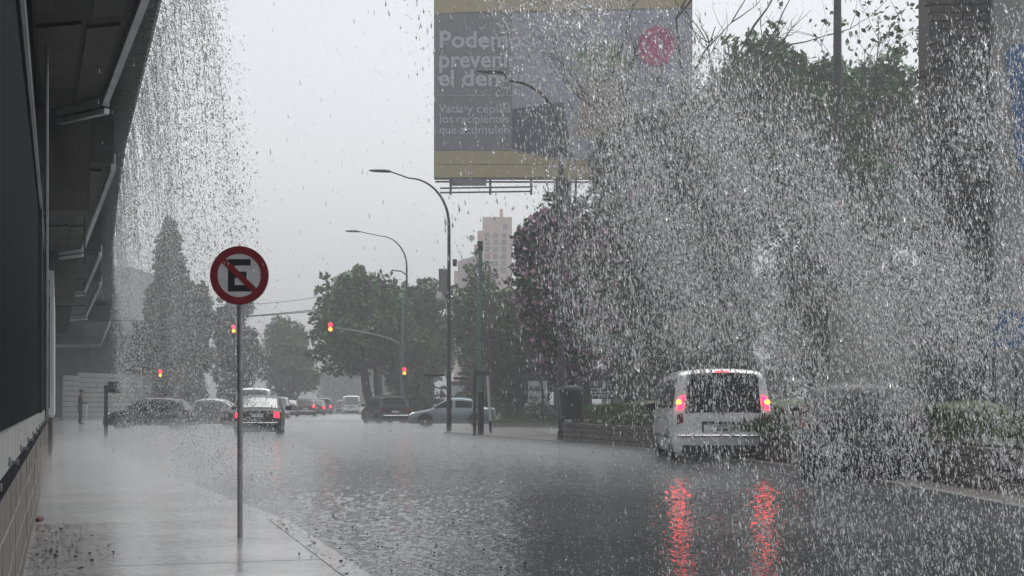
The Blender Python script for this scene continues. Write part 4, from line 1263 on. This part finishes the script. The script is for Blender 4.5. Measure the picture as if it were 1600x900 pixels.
v = place(501, 649.2, 1.8)
make_car('mpv', 'farthest dark car of the queue, tall, with roof bars and red lights', v, hd(7), P_dark, True)
v = place(445, 652.8, 1.8)
make_car('hatch', 'dark hatchback left of the maroon one in the far queue', v, hd(7), P_dark, False, glass=M_glassl)
v = place(428, 655.5, 1.8)
make_car('mpv', 'grey car right in front of the stopped white van', v, hd(7), P_silver, False, glass=M_glassl)
v = place(231, 671.5, 0.5)
make_car('hatch', 'dark hatchback crossing at left, seen from its side', v, math.pi, P_dark, False, scale=(1.02, 1, 0.96))
v = place(318, 668.5, 0.5)
make_car('sedan', 'light grey sedan waiting behind the dark crossing hatchback', v, math.pi, P_silver, False, scale=(1.0, 1, 0.97), glass=M_glassl)
v = place(582, 645.5, 1.8)
make_car('hatch', 'pale parked car half behind the charcoal family car', v, hd(7), P_silver, False)
v = place(533, 645.6, 1.8)
make_car('hatch', 'dark car peeping out behind the small far white van', v, hd(7), P_dark, False)

# ------------------------------------------------------------------ person at left
def person(base, h):
    t = thing('person', 'person in dark clothes and a cap standing by the boarded wall, arms held in front', 'person', base, 0)
    J = {'pel': (0, 0, .93, .15), 'wst': (0, .0, 1.08, .135), 'cst': (0.01, 0, 1.3, .165), 'nck': (0.03, 0, 1.48, .06), 'hd0': (.05, 0, 1.58, .085), 'hd1': (.06, 0, 1.70, .095), 'hd2': (.05, 0, 1.77, .05),
         'shl': (.02, -.19, 1.42, .07), 'ell': (.06, -.26, 1.14, .05), 'wrl': (.26, -.12, 1.10, .035), 'hal': (.33, -.08, 1.12, .04),
         'shr': (.02, .19, 1.42, .07), 'elr': (.05, .26, 1.14, .05), 'wrr': (.25, .12, 1.12, .035), 'har': (.32, .08, 1.14, .04),
         'hpl': (0, -.1, .86, .11), 'knl': (.05, -.11, .5, .075), 'anl': (-.02, -.12, .1, .05), 'tol': (.16, -.13, .04, .045),
         'hpr': (0, .1, .86, .11), 'knr': (.03, .11, .5, .075), 'anr': (.0, .12, .1, .05), 'tor': (.18, .13, .04, .045)}
    Ed = [('pel', 'wst'), ('wst', 'cst'), ('cst', 'nck'), ('nck', 'hd0'), ('hd0', 'hd1'), ('hd1', 'hd2'), ('cst', 'shl'), ('shl', 'ell'), ('ell', 'wrl'), ('wrl', 'hal'), ('cst', 'shr'), ('shr', 'elr'), ('elr', 'wrr'), ('wrr', 'har'),
          ('pel', 'hpl'), ('hpl', 'knl'), ('knl', 'anl'), ('anl', 'tol'), ('pel', 'hpr'), ('hpr', 'knr'), ('knr', 'anr'), ('anr', 'tor')]
    names = list(J)
    # fingers
    k = h / 1.77
    for hn, sy in (('hal', -1), ('har', 1)):
        hx, hy, hz, _ = J[hn]
        for f in range(5):
            l = (0.05, .08, .09, .085, .065)[f]
            n1, n2 = hn + 'a%d' % f, hn + 'b%d' % f
            if f == 0: q1, q2 = (hx - 0.01, hy - sy * .035, hz + .03), (hx + .03, hy - sy * .06, hz + .045)
            else: q1, q2 = (hx + l * .55, hy + (f - 2.5) * .022, hz), (hx + l, hy + (f - 2.5) * .022, hz - .03)
            J[n1] = (*q1, .01); J[n2] = (*q2, .008); names += [n1, n2]; Ed += [(hn, n1), (n1, n2)]
    me = bpy.data.meshes.new('body')
    me.from_pydata([Vector(J[n][:3]) * k for n in names], [(names.index(a), names.index(b)) for a, b in Ed], [])
    o = link('body', me, t)
    md = o.modifiers.new('skin', 'SKIN')
    for i, n in enumerate(names):
        sv = me.skin_vertices[0].data[i]; sv.radius = (J[n][3] * k, J[n][3] * k * 0.95); sv.use_root = (n == 'pel')
    o.modifiers.new('sub', 'SUBSURF').render_levels = 1
    dg = bpy.context.evaluated_depsgraph_get(); dg.update()
    m2 = bpy.data.meshes.new_from_object(o.evaluated_get(dg))
    o.modifiers.clear(); o.data = m2; m2.name = 'body'
    cl = mat('dark_clothes', (0.018, 0.02, 0.024), 0.7); sk = mat('skin', (0.22, 0.13, 0.09), 0.5)
    m2.materials.clear(); m2.materials.append(cl); m2.materials.append(sk)
    for p in m2.polygons:
        p.use_smooth = True
        c = p.center / k
        if c.z > 1.5 or (c.x > 0.235 and 1.0 < c.z < 1.25): p.material_index = 1
    MB().lathe([(0.108 * k, 0), (0.112 * k, .05 * k), (0.09 * k, .11 * k), (.03 * k, .13 * k)], 12, 'z', (.055 * k, 0, 1.69 * k)).build('cap', M_black, t, smooth=True)
    MB().bbox(.1 * k, .27 * k, -.07 * k, .07 * k, 1.69 * k, 1.705 * k, .005).build('cap_peak', M_black, t)
    nz = MB().add([(.145 * k, -.012, 1.64 * k), (.145 * k, .012, 1.64 * k), (.175 * k, 0, 1.625 * k), (.15 * k, 0, 1.67 * k)], [(0, 1, 2), (0, 2, 3), (1, 3, 2)])
    nz.build('nose', sk, t)
    for sy in (-1, 1):
        MB().lathe([(.012, -.004), (.012, .006)], 8, 'x', (.15 * k, sy * .035, 1.665 * k)).build('eye', M_black, t)
        MB().lathe([(.028, -.01), (.022, .01)], 8, 'y', (.05 * k, sy * .097 * k, 1.64 * k)).build('ear', sk, t)
    MB().box(.148 * k, .156 * k, -.025, .025, 1.59 * k, 1.598 * k).build('mouth', mat('lips', (.16, .06, .05), .5), t)
    return t
pb = G(125, 664, 0.12)
person(pb, 1.68)
o = thing('folded_umbrella', 'slim pale umbrella held point down by the person', 'umbrella', pb + Vector((0.36, -0.1, 0)))
MB().tube([(-0.02, 0, 0.05), (-0.02, 0, 0.2), (-0.01, 0, 0.9), (0, 0, 1.02)], [0.01, 0.03, 0.045, 0.012], 8).build('canopy', M_white, o, smooth=True)
MB().tube([(0, 0, 1.0), (0, 0, 1.16)], 0.014, 6).build('handle', M_dark, o)

# ------------------------------------------------------------------ trees
def leafmat(name, c, v=0.35):
    m = mat(name, c, 0.45, var=0.65, vscale=1.3)
    return m
LM = [leafmat('foliage_deep', (0.032, 0.074, 0.022)), leafmat('foliage_mid', (0.054, 0.128, 0.034)), leafmat('foliage_olive', (0.055, 0.085, 0.034)), leafmat('foliage_fresh', (0.06, 0.115, 0.03))]
M_bark = mat('bark', (0.05, 0.042, 0.035), 0.6, var=0.35, vscale=5, bump=0.6, bscale=12)
M_bloss = mat('pink_blossom', (0.46, 0.27, 0.36), 0.6, var=0.2, vscale=2)

def crown_points(cl, n, shell=0.55):
    """cl: list of (x, y, z, rx, ry, rz)"""
    cl = np.array(cl)
    wgt = (cl[:, 3] * cl[:, 5]) ; wgt = wgt / wgt.sum()
    idx = rng.choice(len(cl), n, p=wgt)
    u_ = unit(rng.normal(size=(n, 3)))
    rad = (shell + (1 - shell) * rng.uniform(0, 1, n) ** 0.6) * rng.uniform(0.8, 1.12, n)
    return cl[idx, :3] + u_ * cl[idx, 3:6] * rad[:, None]

def tree(px0, px1, py0, py1, d, label, base_z=0.0, base_px=None, n=9000, leaf=0.16, m=None, clumps=34, shape='round', name='tree', droop=0.0, depth=0.8, trunks=1, blossom=0, trunk_r=0.2, group='trees around the junction', cat='tree'):
    q = F / d
    cx = (px0 + px1) / 2
    bpx = base_px if base_px is not None else cx
    base = Vector(((bpx - 800) / q, d, base_z))
    ox = (cx - bpx) / q
    rx = (px1 - px0) / 2 / q
    z0 = CH + (HOR - py1) / q - base_z; z1 = CH + (HOR - py0) / q - base_z
    rz_ = (z1 - z0) / 2; zc_ = (z1 + z0) / 2
    ry = min(rx * depth, 5.5)
    t = thing(name, label, cat, base, 0, group)
    cl = []
    for k in range(clumps):
        for _ in range(40):
            p = rng.normal(size=3); p /= np.linalg.norm(p)
            r_ = rng.uniform(0.25, 1.0) ** 0.5
            p = p * r_
            hz = (p[2] + 1) / 2
            if shape == 'cone' and math.hypot(p[0], p[1]) > (1.05 - hz) * 0.95 + 0.08: continue
            if shape == 'dome' and p[2] < -0.55 and math.hypot(p[0], p[1]) < 0.5: continue
            break
        cr = rng.uniform(0.20, 0.38) * (1.0 if shape != 'cone' else 0.9)
        sx_ = rx * cr * 1.15; sz_ = math.sqrt(rz_ * min(rx, rz_ * 1.5)) * cr
        if droop > 0: sz_ *= 1.7
        if shape == 'cone':
            hz = (k + 0.5) / clumps; rr_ = (1 - hz) ** 0.75; an_ = k * 2.4
            f_ = rng.uniform(0.3, 1.0)
            sx_ = rx * (0.14 + 0.20 * rr_) * rng.uniform(0.8, 1.3); sz_ = sx_ * 1.3
            p = np.array([math.cos(an_) * rr_ * f_, math.sin(an_) * rr_ * f_, 2 * hz - 1])
        cl.append((ox + p[0] * (rx - sx_), p[1] * (ry - sx_ * 0.7), zc_ + p[2] * (rz_ - sz_), sx_, sx_ * 0.9, sz_))
    if shape != 'cone':
        for k in range(clumps // 2):      # small tufts that break the outline
            p = unit(rng.normal(size=(1, 3)))[0] * rng.uniform(0.86, 1.04)
            if p[2] < -0.8: continue
            r_ = rng.uniform(0.07, 0.14)
            cl.append((ox + p[0] * rx * 0.97, p[1] * ry, zc_ + p[2] * rz_ * 0.97, rx * r_, rx * r_, rx * r_ * 0.8))
    C = crown_points(cl, n)
    C[:, 2] = np.maximum(C[:, 2], 0.3)
    leaves('crown', C, leaf, m or LM[0], t, 0.5, droop)
    if blossom:
        cb = crown_points([c_ for c_ in cl if c_[2] < zc_ + rz_ * 0.6], blossom, 0.9)
        leaves('blossom', cb, leaf * 0.85, M_bloss, t, 0.8)
    # trunk and limbs
    tk = MB()
    hb = max(z0 + 0.18 * (z1 - z0), 1.2)
    for k in range(trunks):
        dx = (k - (trunks - 1) / 2) * 0.5
        top = Vector((ox * 0.5 + dx * 1.6, rng.uniform(-.3, .3), hb))
        tk.tube([(dx, 0, -0.05), (dx * 1.1, 0, 0.25), Vector((dx, 0, 0)).lerp(top, 0.55) + Vector((rng.uniform(-.12, .12), 0, 0)), top], [trunk_r * 1.5, trunk_r * 1.05, trunk_r * 0.9, trunk_r * 0.75], 8)
    tk.build('trunk', M_bark, t, smooth=True)
    lb = MB()
    for c_ in cl[::2]:
        a = Vector((ox * 0.5 + rng.uniform(-.2, .2), 0, hb - 0.1)); e_ = Vector(c_[:3])
        md = a.lerp(e_, 0.5) + Vector((rng.uniform(-.3, .3), rng.uniform(-.3, .3), 0.25))
        lb.tube([a, md, e_], [trunk_r * 0.55, trunk_r * 0.32, 0.03], 5)
    lb.build('limbs', M_bark, t, smooth=True)
    return t

tree(200, 330, 334, 640, 100, 'tall pointed tree rising behind the left waterfall', n=17000, leaf=0.2, m=LM[2], clumps=90, shape='cone')
tree(178, 300, 490, 650, 104, 'bushy tree low at left behind the boarded wall', n=7000, leaf=0.2, m=LM[0])
tree(268, 345, 425, 655, 106, 'dark tree between the pointed tree and the sign pole', n=8000, leaf=0.2, m=LM[0])
tree(325, 420, 440, 650, 112, 'broad dark tree directly behind the no parking sign', n=9000, leaf=0.2, m=LM[0])
tree(392, 506, 495, 650, 128, 'rounded tree above the far car queue', n=9000, leaf=0.22, m=LM[1], shape='dome', base_px=440)
tree(405, 482, 483, 640, 175, 'pale distant tree rising behind the rounded tree', n=6000, leaf=0.25, m=LM[1])
tree(478, 600, 545, 650, 215, 'faint tree mass closing the far end of the road', n=6500, leaf=0.28, m=LM[1], base_px=520)
tree(560, 690, 535, 650, 190, 'faint far tree behind the big central tree', n=6000, leaf=0.28, m=LM[1])
tree(472, 655, 412, 606, 90, 'big central tree with drooping left boughs over the road', n=17000, leaf=0.19, m=LM[1], clumps=60, shape='dome', base_px=592, trunks=2, trunk_r=0.3)
tree(570, 728, 424, 640, 95, 'big dark tree behind the second lamp post', n=12000, leaf=0.19, m=LM[1], clumps=44, base_px=655, trunks=2, trunk_r=0.28)
tree(695, 828, 388, 630, 84, 'leafy tree behind the green pole', n=9000, leaf=0.18, m=LM[3], clumps=36, trunk_r=0.25)
tree(745, 890, 440, 655, 70, 'willow-like tree with hanging foliage above the bicycles', 0.4, base_px=800, n=13000, leaf=0.15, m=LM[2], clumps=46, droop=1.3, trunks=2)
tree(788, 985, 282, 620, 50, 'flowering tree with pink blossom sprays, left edge of the spray', 0.9, base_px=905, n=17000, leaf=0.13, m=LM[0], clumps=70, trunks=2, blossom=3600, trunk_r=0.16)
tree(895, 1125, 150, 520, 58, 'dense tree covering the lower right of the billboard', 1.1, n=16000, leaf=0.17, m=LM[0], clumps=60)
tree(1045, 1295, 28, 430, 62, 'tall rounded tree right of the bare branches', 1.1, n=17000, leaf=0.18, m=LM[1], clumps=64)
tree(1190, 1385, 78, 420, 57, 'dark tree left of the tall dark utility pole', 1.1, n=13000, leaf=0.17, m=LM[1], clumps=50)
tree(1300, 1465, 60, 430, 60, 'tree right of the tall utility pole beside the ruined wall', 1.1, n=13000, leaf=0.17, m=LM[1], clumps=50)
tree(1000, 1200, 470, 640, 53, 'low shrub behind the silver van', 1.1, n=7000, leaf=0.14, m=LM[0], name='shrub', cat='shrub', group='shrubs on the bank')
tree(1190, 1420, 430, 640, 50, 'wide shrub between the silver van and the black car', 1.1, n=8000, leaf=0.14, m=LM[0], name='shrub', cat='shrub', group='shrubs on the bank')

tree(890, 1070, 330, 640, 63, 'dark tree between the flowering tree and the silver van', 1.1, n=10000, leaf=0.17, m=LM[0], clumps=44)
tree(980, 1210, 290, 640, 64, 'broad dark tree filling the back behind the silver van', 1.1, n=13000, leaf=0.18, m=LM[0], clumps=50)
tree(1180, 1440, 280, 640, 66, 'broad dark tree filling the back behind the black car', 1.1, n=14000, leaf=0.18, m=LM[0], clumps=50)
tree(606, 700, 585, 665, 93, 'low dark shrub under the big central tree behind the silver car', n=4000, leaf=0.17, m=LM[0], name='shrub', cat='shrub', group='shrubs on the bank', clumps=20)
tree(690, 800, 590, 668, 82, 'low shrub behind the boot of the silver car', n=4000, leaf=0.15, m=LM[2], name='shrub', cat='shrub', group='shrubs on the bank', clumps=20)
# bare tree
def bare(base, H, label, n0=7, leafn=0, spread=1.0, rad=0.14, bias=0):
    t = thing('bare_tree', label, 'tree', base, 0, 'thin leafless trees')
    tk = MB(); tw_ = MB(); tips = []
    tk.tube([(0, 0, 0), (0.1, 0, H * 0.3), (0.0, 0, H * 0.58)], [rad * 1.3, rad, rad * 0.8], 8)
    def br(p, d_, l, r_, lev):
        pts = [p]; dd = d_.normalized()
        for s in range(4):
            dd = (dd + Vector((random.gauss(0, .16), random.gauss(0, .16), random.gauss(0.06, .12)))).normalized()
            pts.append(pts[-1] + dd * l / 4)
        tw_.tube(pts, [r_ * (1 - 0.18 * s) for s in range(5)], 5 if lev else 6, False)
        tips.append(pts[-1])
        if lev < 3:
            for s in range(2 if lev else 4):
                k = random.choice((2, 3, 4))
                nd = (dd + Vector((random.gauss(0, .75), random.gauss(0, .6), random.gauss(0.1, .5)))).normalized()
                br(pts[k], nd, l * random.uniform(.5, .75), r_ * 0.52, lev + 1)
    for k in range(n0):
        an = 2 * math.pi * k / n0
        br(Vector((0, 0, H * random.uniform(0.42, 0.58))), Vector((math.cos(an) * spread + bias, math.sin(an) * 0.5, 0.9)), H * 0.27, rad * 0.55, 0)
    tk.build('trunk', M_bark, t, smooth=True); tw_.build('branches', M_bark, t, smooth=True)
    if leafn:
        T_ = np.array([tuple(p) for p in tips]); C = T_[rng.choice(len(T_), leafn)] + rng.normal(0, 0.14, (leafn, 3))
        leaves('crown', C, 0.09, LM[1], t, 0.6)
bare(Vector(((1078 - 800) / F * 54, 54, 1.1)), 17.0, 'leafless tree with bare branches against the pink disc and sky', 9, 0, 1.1, 0.19)
bare(Vector(((1418 - 800) / F * 44, 44, 1.0)), 12.5, 'thin sparse tree next to the top of the ruined wall', 6, 900, 0.45, 0.07)
bare(Vector(((845 - 800) / F * 64, 64, 0.4)), 3.4, 'small leafless sapling between the two boards', 5, 0, 0.6, 0.05)

# ------------------------------------------------------------------ ground litter, and splash shade on the road as dark specks
n = 1000
bb_ = rng.uniform(7, 17, n); aa_ = -0.2 + np.abs(rng.normal(0, 0.22, n))
C = np.array([tuple(W(a, b, 0.106 if b < B_END else 0.012)) for a, b in zip(aa_, bb_)])
o = leaves('leaf_litter', np.concatenate([C, np.array([tuple(W(kerb_a(b_) - 0.09 + random.gauss(0, 0.07), b_, 0.108)) for b_ in np.linspace(8.5, B_END, 130)])]), 0.015, mat('wet_litter_splash_shade', (0.012, 0.010, 0.008), 0.4), None, 0.6, lay=0.12)
setp(o, 'dark wet leaf litter scattered along the foot of the left wall', 'litter', kind='stuff')
n = 500
C = np.stack([rng.uniform(-2.6, 1.5, n), rng.uniform(9.4, 24, n), np.full(n, 0.03)], 1)
C = C[C[:, 0] > (K0.x + 0.3)]
nb_ = 1500  # extra dark specks imitate the shadows of rain splashes, not leaves
pxs, pys = rng.uniform(470, 940, nb_), 905 - 125 * rng.uniform(0, 1, nb_) ** 1.6
ks = (pxs > 447 + (pys - 800) * 1.48 + 12) & (rng.uniform(0, 1, nb_) < np.clip((960 - pxs) / 330, 0, 1))
C = np.concatenate([C, np.array([tuple(G(a, b_, 0.03)) for a, b_ in zip(pxs[ks], pys[ks])])])
o = leaves('road_litter_splash_shade', C, 0.013, mat('wet_litter_splash_shade', (0.012, 0.010, 0.008), 0.4), None, 0.6, lay=0.06)
setp(o, 'bits of leaf, and dark specks standing for splash shade, on the flooded road', 'litter', kind='stuff')
b = G(53, 818, 0.1)
t = thing('orange_cup', 'small orange-red cup lying at the foot of the left wall', 'cup', b + RT * 0.03)
MB().tube([(0, 0, 0.03), (0.0, 0.09, 0.035)], [0.022, 0.03], 10).build('body', mat('orange_plastic', (0.14, 0.035, 0.02), 0.4), t, smooth=True)

# ------------------------------------------------------------------ water: near cascade, left waterfall, rain, splashes
def ipoint(px, py, d):
    return np.stack([(px - 800) / F * d, d, CH - (py - HOR) / F * d], 1)

def cascade_density(px, py):
    """how thick the near cascade is, as seen across its face (photo pixels)"""
    # left edge of the falling mass
    xl = np.interp(py, [-60, 0, 100, 200, 300, 400, 520, 640, 760, 900], [680, 730, 785, 805, 805, 805, 850, 930, 1010, 1090])
    # upper edge of the mass over the right half
    yu = np.interp(px, [600, 900, 1000, 1080, 1200, 1300, 1425, 1450, 1600], [-250, -180, -60, 20, 85, 130, 145, 20, -60])
    a = np.clip((px - xl) / 280.0, -0.6, 1.0)
    b = np.clip((py - yu) / 190.0, 0.0, 1.0)
    dn = np.where(a < 0, 0.045 * (1 + a / 0.6), 0.045 + 0.955 * a) * (0.012 + 0.988 * b)
    dn *= np.interp(py, [0, 520, 620, 720, 760, 900], [1, 1, 0.5, 0.42, 0.28, 0.2])
    dn *= 0.72 + 0.28 * np.sin(px / 61 + 1.7 * np.sin(py / 140)) * np.sin(py / 83 + 1.3 * np.sin(px / 120)) + 0.22 * np.sin(px / 23 - py / 70)
    dn *= np.where((px > 1425), np.interp(py, [0, 300, 480], [0.38, 0.45, 1.0]), 1.0)
    return dn

def make_cascade(n, d0, d1, wl_, name, m, label):
    px = rng.uniform(480, 1680, n * 9); py = rng.uniform(-60, 930, n * 9)
    keep = rng.uniform(0, 1, n * 9) < cascade_density(px, py)
    # clumpy curtains
    px, py = px[keep][:n], py[keep][:n]
    d = rng.uniform(d0, d1, len(px))
    C = ipoint(px, py, d)
    C = C[C[:, 2] > 0.02]
    k = len(C)
    w_ = rng.lognormal(math.log(wl_[0]), 0.35, k); l_ = w_ * rng.uniform(*wl_[1], k)
    ax = np.stack([rng.normal(-0.10, 0.10, k), rng.normal(0, 0.1, k), np.ones(k)], 1)
    o = drops(name, C, w_, l_, ax, m)
    return setp(o, label, 'water', kind='stuff')
make_cascade(13000, 6.0, 10.0, (0.0074, (2.2, 4.8)), 'cascade_drops', M_drop, 'dense cascade of large water drops pouring down across the right half')
make_cascade(42000, 6.0, 10.5, (0.0052, (2.4, 6.0)), 'cascade_spray', M_foam, 'white aerated spray inside the cascade at right')
make_cascade(80000, 7.0, 13.0, (0.0032, (1.8, 4.0)), 'cascade_mist', M_foam, 'finer drops filling the cascade at right')

# left waterfall off the viaduct edge
def fall(n, d0, d1, name, m, label, w0, throw=(0.15, 0.9), strands=60):
    st_d = rng.uniform(d0, d1, strands); st_t = rng.uniform(*throw, strands); st_w = rng.uniform(0.01, 0.10, strands)
    k = rng.integers(0, strands, n)
    edx = np.array([p.x for p in ed]); edy = np.array([p.y for p in ed])
    y0 = st_d[k] + rng.normal(0, 0.25, n)
    x0 = np.interp(y0, edy, edx)
    T = math.sqrt(2 * DZ / 9.8)
    tt = T * rng.uniform(0.02, 1.0, n) ** 0.85
    C = np.stack([x0 + st_t[k] * tt * 1.0 + rng.normal(0, 1, n) * st_w[k] * (0.25 + tt), y0 + rng.normal(0, 0.12, n), DZ - 4.9 * tt ** 2], 1)
    keep = C[:, 2] > 0.02
    C = C[keep]; kk = len(C)
    w_ = rng.lognormal(math.log(w0), 0.4, kk); l_ = w_ * rng.uniform(1.2, 2.6, kk)
    ax = np.stack([rng.normal(-0.15, 0.1, kk), rng.normal(0, 0.1, kk), np.ones(kk)], 1)
    return setp(drops(name, C, w_, l_, ax, m), label, 'water', kind='stuff')
fall(24000, 15.0, 25, 'waterfall_drops', M_drop, 'near part of the waterfall dropping off the viaduct edge, behind the sign', 0.0095, (0.15, 0.85), 46)
fall(24000, 14.5, 26, 'waterfall_spray', M_foam, 'white spray in the waterfall behind the sign', 0.0075, (0.1, 1.0), 44)
fall(14000, 25, 48, 'far_waterfall_drops', M_foam, 'far part of the waterfall further along the viaduct', 0.013, (0.0, 0.5), 50)

def strands(n, d0, d1):
    edx = np.array([p.x for p in ed]); edy = np.array([p.y for p in ed])
    ns = n // 60
    y0 = np.sort(rng.uniform(d0, d1, ns)); th = rng.uniform(0.15, 0.75, ns) * (0.6 + 0.4 * np.sin(y0 * 2.1))
    k = np.repeat(np.arange(ns), 60)
    T = math.sqrt(2 * DZ / 9.8)
    tt = T * np.tile(np.linspace(0.01, 0.62, 60), ns) + rng.normal(0, 0.006, len(k))
    tt = np.clip(tt, 0.005, 1)
    C = np.stack([np.interp(y0[k], edy, edx) + th[k] * tt + rng.normal(0, 0.012, len(k)) * tt, y0[k] + rng.normal(0, 0.02, len(k)) * tt, DZ - 4.9 * tt ** 2], 1)
    ax = np.stack([-th[k], np.zeros(len(k)), 9.8 * tt], 1)
    ok = rng.uniform(0, 1, len(k)) < np.interp(tt / T, [0, 0.3, 0.62], [1, 0.85, 0.35])
    C, ax, tt = C[ok], ax[ok], tt[ok]
    return setp(drops('waterfall_strands', C, rng.uniform(0.006, 0.014, len(C)), 0.05 + 0.16 * tt, ax, M_drop), 'thin connected water strands leaving the viaduct edge', 'water', kind='stuff')
strands(8400, 14.0, 42)
# rain in the open air
n = 9000
d = 4.5 + 26 * rng.uniform(0, 1, n) ** 0.7
px = rng.uniform(150, 1620, n); py = rng.uniform(-20, 880, n)
C = ipoint(px, py, d); ok = (C[:, 2] > 0.05); C = C[ok]; d = d[ok]; k = len(C)
w_ = rng.uniform(0.0022, 0.0042, k); l_ = w_ * rng.uniform(4, 9, k)
setp(drops('rain_drops', C, w_, l_, np.stack([rng.normal(-0.06, 0.04, k), rng.normal(0, .03, k), np.ones(k)], 1), M_drop), 'sparse rain drops falling through the air over the road', 'rain', kind='stuff')

# splashes bouncing off the ground
n = 42000
y = 8.5 + 60 * rng.uniform(0, 1, n) ** 1.8
x = rng.uniform(-0.40, 0.40, n) * y
z = 0.004 + np.abs(rng.normal(0, 0.022, n))
ok = (x - y * 0) > -1e9
C = np.stack([x, y, z], 1)
aa_ = C[:, 0] * RT.x + C[:, 1] * RT.y; bb_ = C[:, 0] * AL.x + C[:, 1] * AL.y
ka = aK0 + (aK1 - aK0) * (bb_ - bK0) / (bK1 - bK0)
C = C[(aa_ > np.where(bb_ < B_END, ka + 0.02, -0.1))]
k = len(C)
w_ = rng.lognormal(math.log(0.0052), 0.4, k); l_ = w_ * rng.uniform(0.9, 2.2, k)
setp(drops('road_splashes', C, w_, l_, rng.normal(0, 1, (k, 3)) * (0.5, 0.5, 1), M_foam), 'tiny splashes bouncing off the flooded road', 'splash', kind='stuff')

# mist: soft bodies of spray where the water lands
def vol(name, density, col=(0.95, 0.96, 0.97), aniso=0.2):
    m = bpy.data.materials.new(name); m.use_nodes = True
    nt = m.node_tree; nt.nodes.remove(nt.nodes['Principled BSDF'])
    p = nt.nodes.new('ShaderNodeVolumePrincipled')
    p.inputs['Color'].default_value = (*col, 1); p.inputs['Density'].default_value = density; p.inputs['Anisotropy'].default_value = aniso
    nt.links.new(p.outputs[0], nt.nodes['Material Output'].inputs['Volume'])
    return m
def ellipsoid(name, c, r, m, label, nu=28, nv=14):
    mb = MB()
    vs = [(0, 0, -1)]
    for j in range(1, nv):
        ph = -math.pi / 2 + math.pi * j / nv
        for i in range(nu):
            an = 2 * math.pi * i / nu; vs.append((math.cos(ph) * math.cos(an), math.cos(ph) * math.sin(an), math.sin(ph)))
    vs.append((0, 0, 1))
    fs = [(0, 1 + (i + 1) % nu, 1 + i) for i in range(nu)]
    for j in range(nv - 2):
        for i in range(nu):
            a = 1 + j * nu + i; b_ = 1 + j * nu + (i + 1) % nu; fs.append((a, b_, b_ + nu, a + nu))
    L_ = len(vs) - 1
    fs += [(L_, 1 + (nv - 2) * nu + i, 1 + (nv - 2) * nu + (i + 1) % nu) for i in range(nu)]
    mb.add([(x * r[0], y * r[1], z * r[2]) for x, y, z in vs], fs)
    o = mb.build(name, m, smooth=True, loc=c)
    return setp(o, label, 'mist', kind='stuff')
def gz(p, z): return Vector((p.x, p.y, z))
for k_, lb_ in ((1.25, 'outermost veil of splash mist where the left waterfall lands'), (0.95, 'middle veil of splash mist where the left waterfall lands'), (0.68, 'inner veil of splash mist under the left waterfall'), (0.42, 'dense core of splash mist under the left waterfall')):
    ellipsoid('splash_mist', gz(G(285, 758), 0.05), (1.5 * k_, 5.0 * k_, 0.75 * k_), vol('mist_a', 0.055), lb_)
ellipsoid('splash_mist', gz(G(190, 705), 0.05), (3.4, 11.0, 0.55), vol('mist_b', 0.007), 'thin mist along the pavement under the viaduct')
ellipsoid('splash_mist', gz(Vector((-6, 60, 0)), 0.0), (30, 30, 0.42), vol('mist_d', 0.008), 'low splash mist over the flooded crossing')

for y0_, h_, lb_ in ((13.0, 0.10, 'thin film of rain spray above the near road'), (19.0, 0.13, 'thin layer of rain spray above the middle of the road'), (27.0, 0.17, 'low layer of rain spray above the far road')):
    sl = MB().box(-60 - y0_ * 0.01, 30 + y0_ * 0.01, y0_, 140 + y0_ * 0.01, -0.012 - y0_ * 0.0001, h_)
    setp(sl.build('road_spray', vol('spray_layer', 0.03, (0.96, 0.97, 0.98), 0.1)), lb_, 'spray', kind='stuff')
# ------------------------------------------------------------------ haze
hz_ = MB().box(-395, 395, -65, 395, -1.4, 34)
setp(hz_.build('haze', vol('haze_air', 0.0024, (0.93, 0.95, 0.97), 0.25)), kind='stuff')
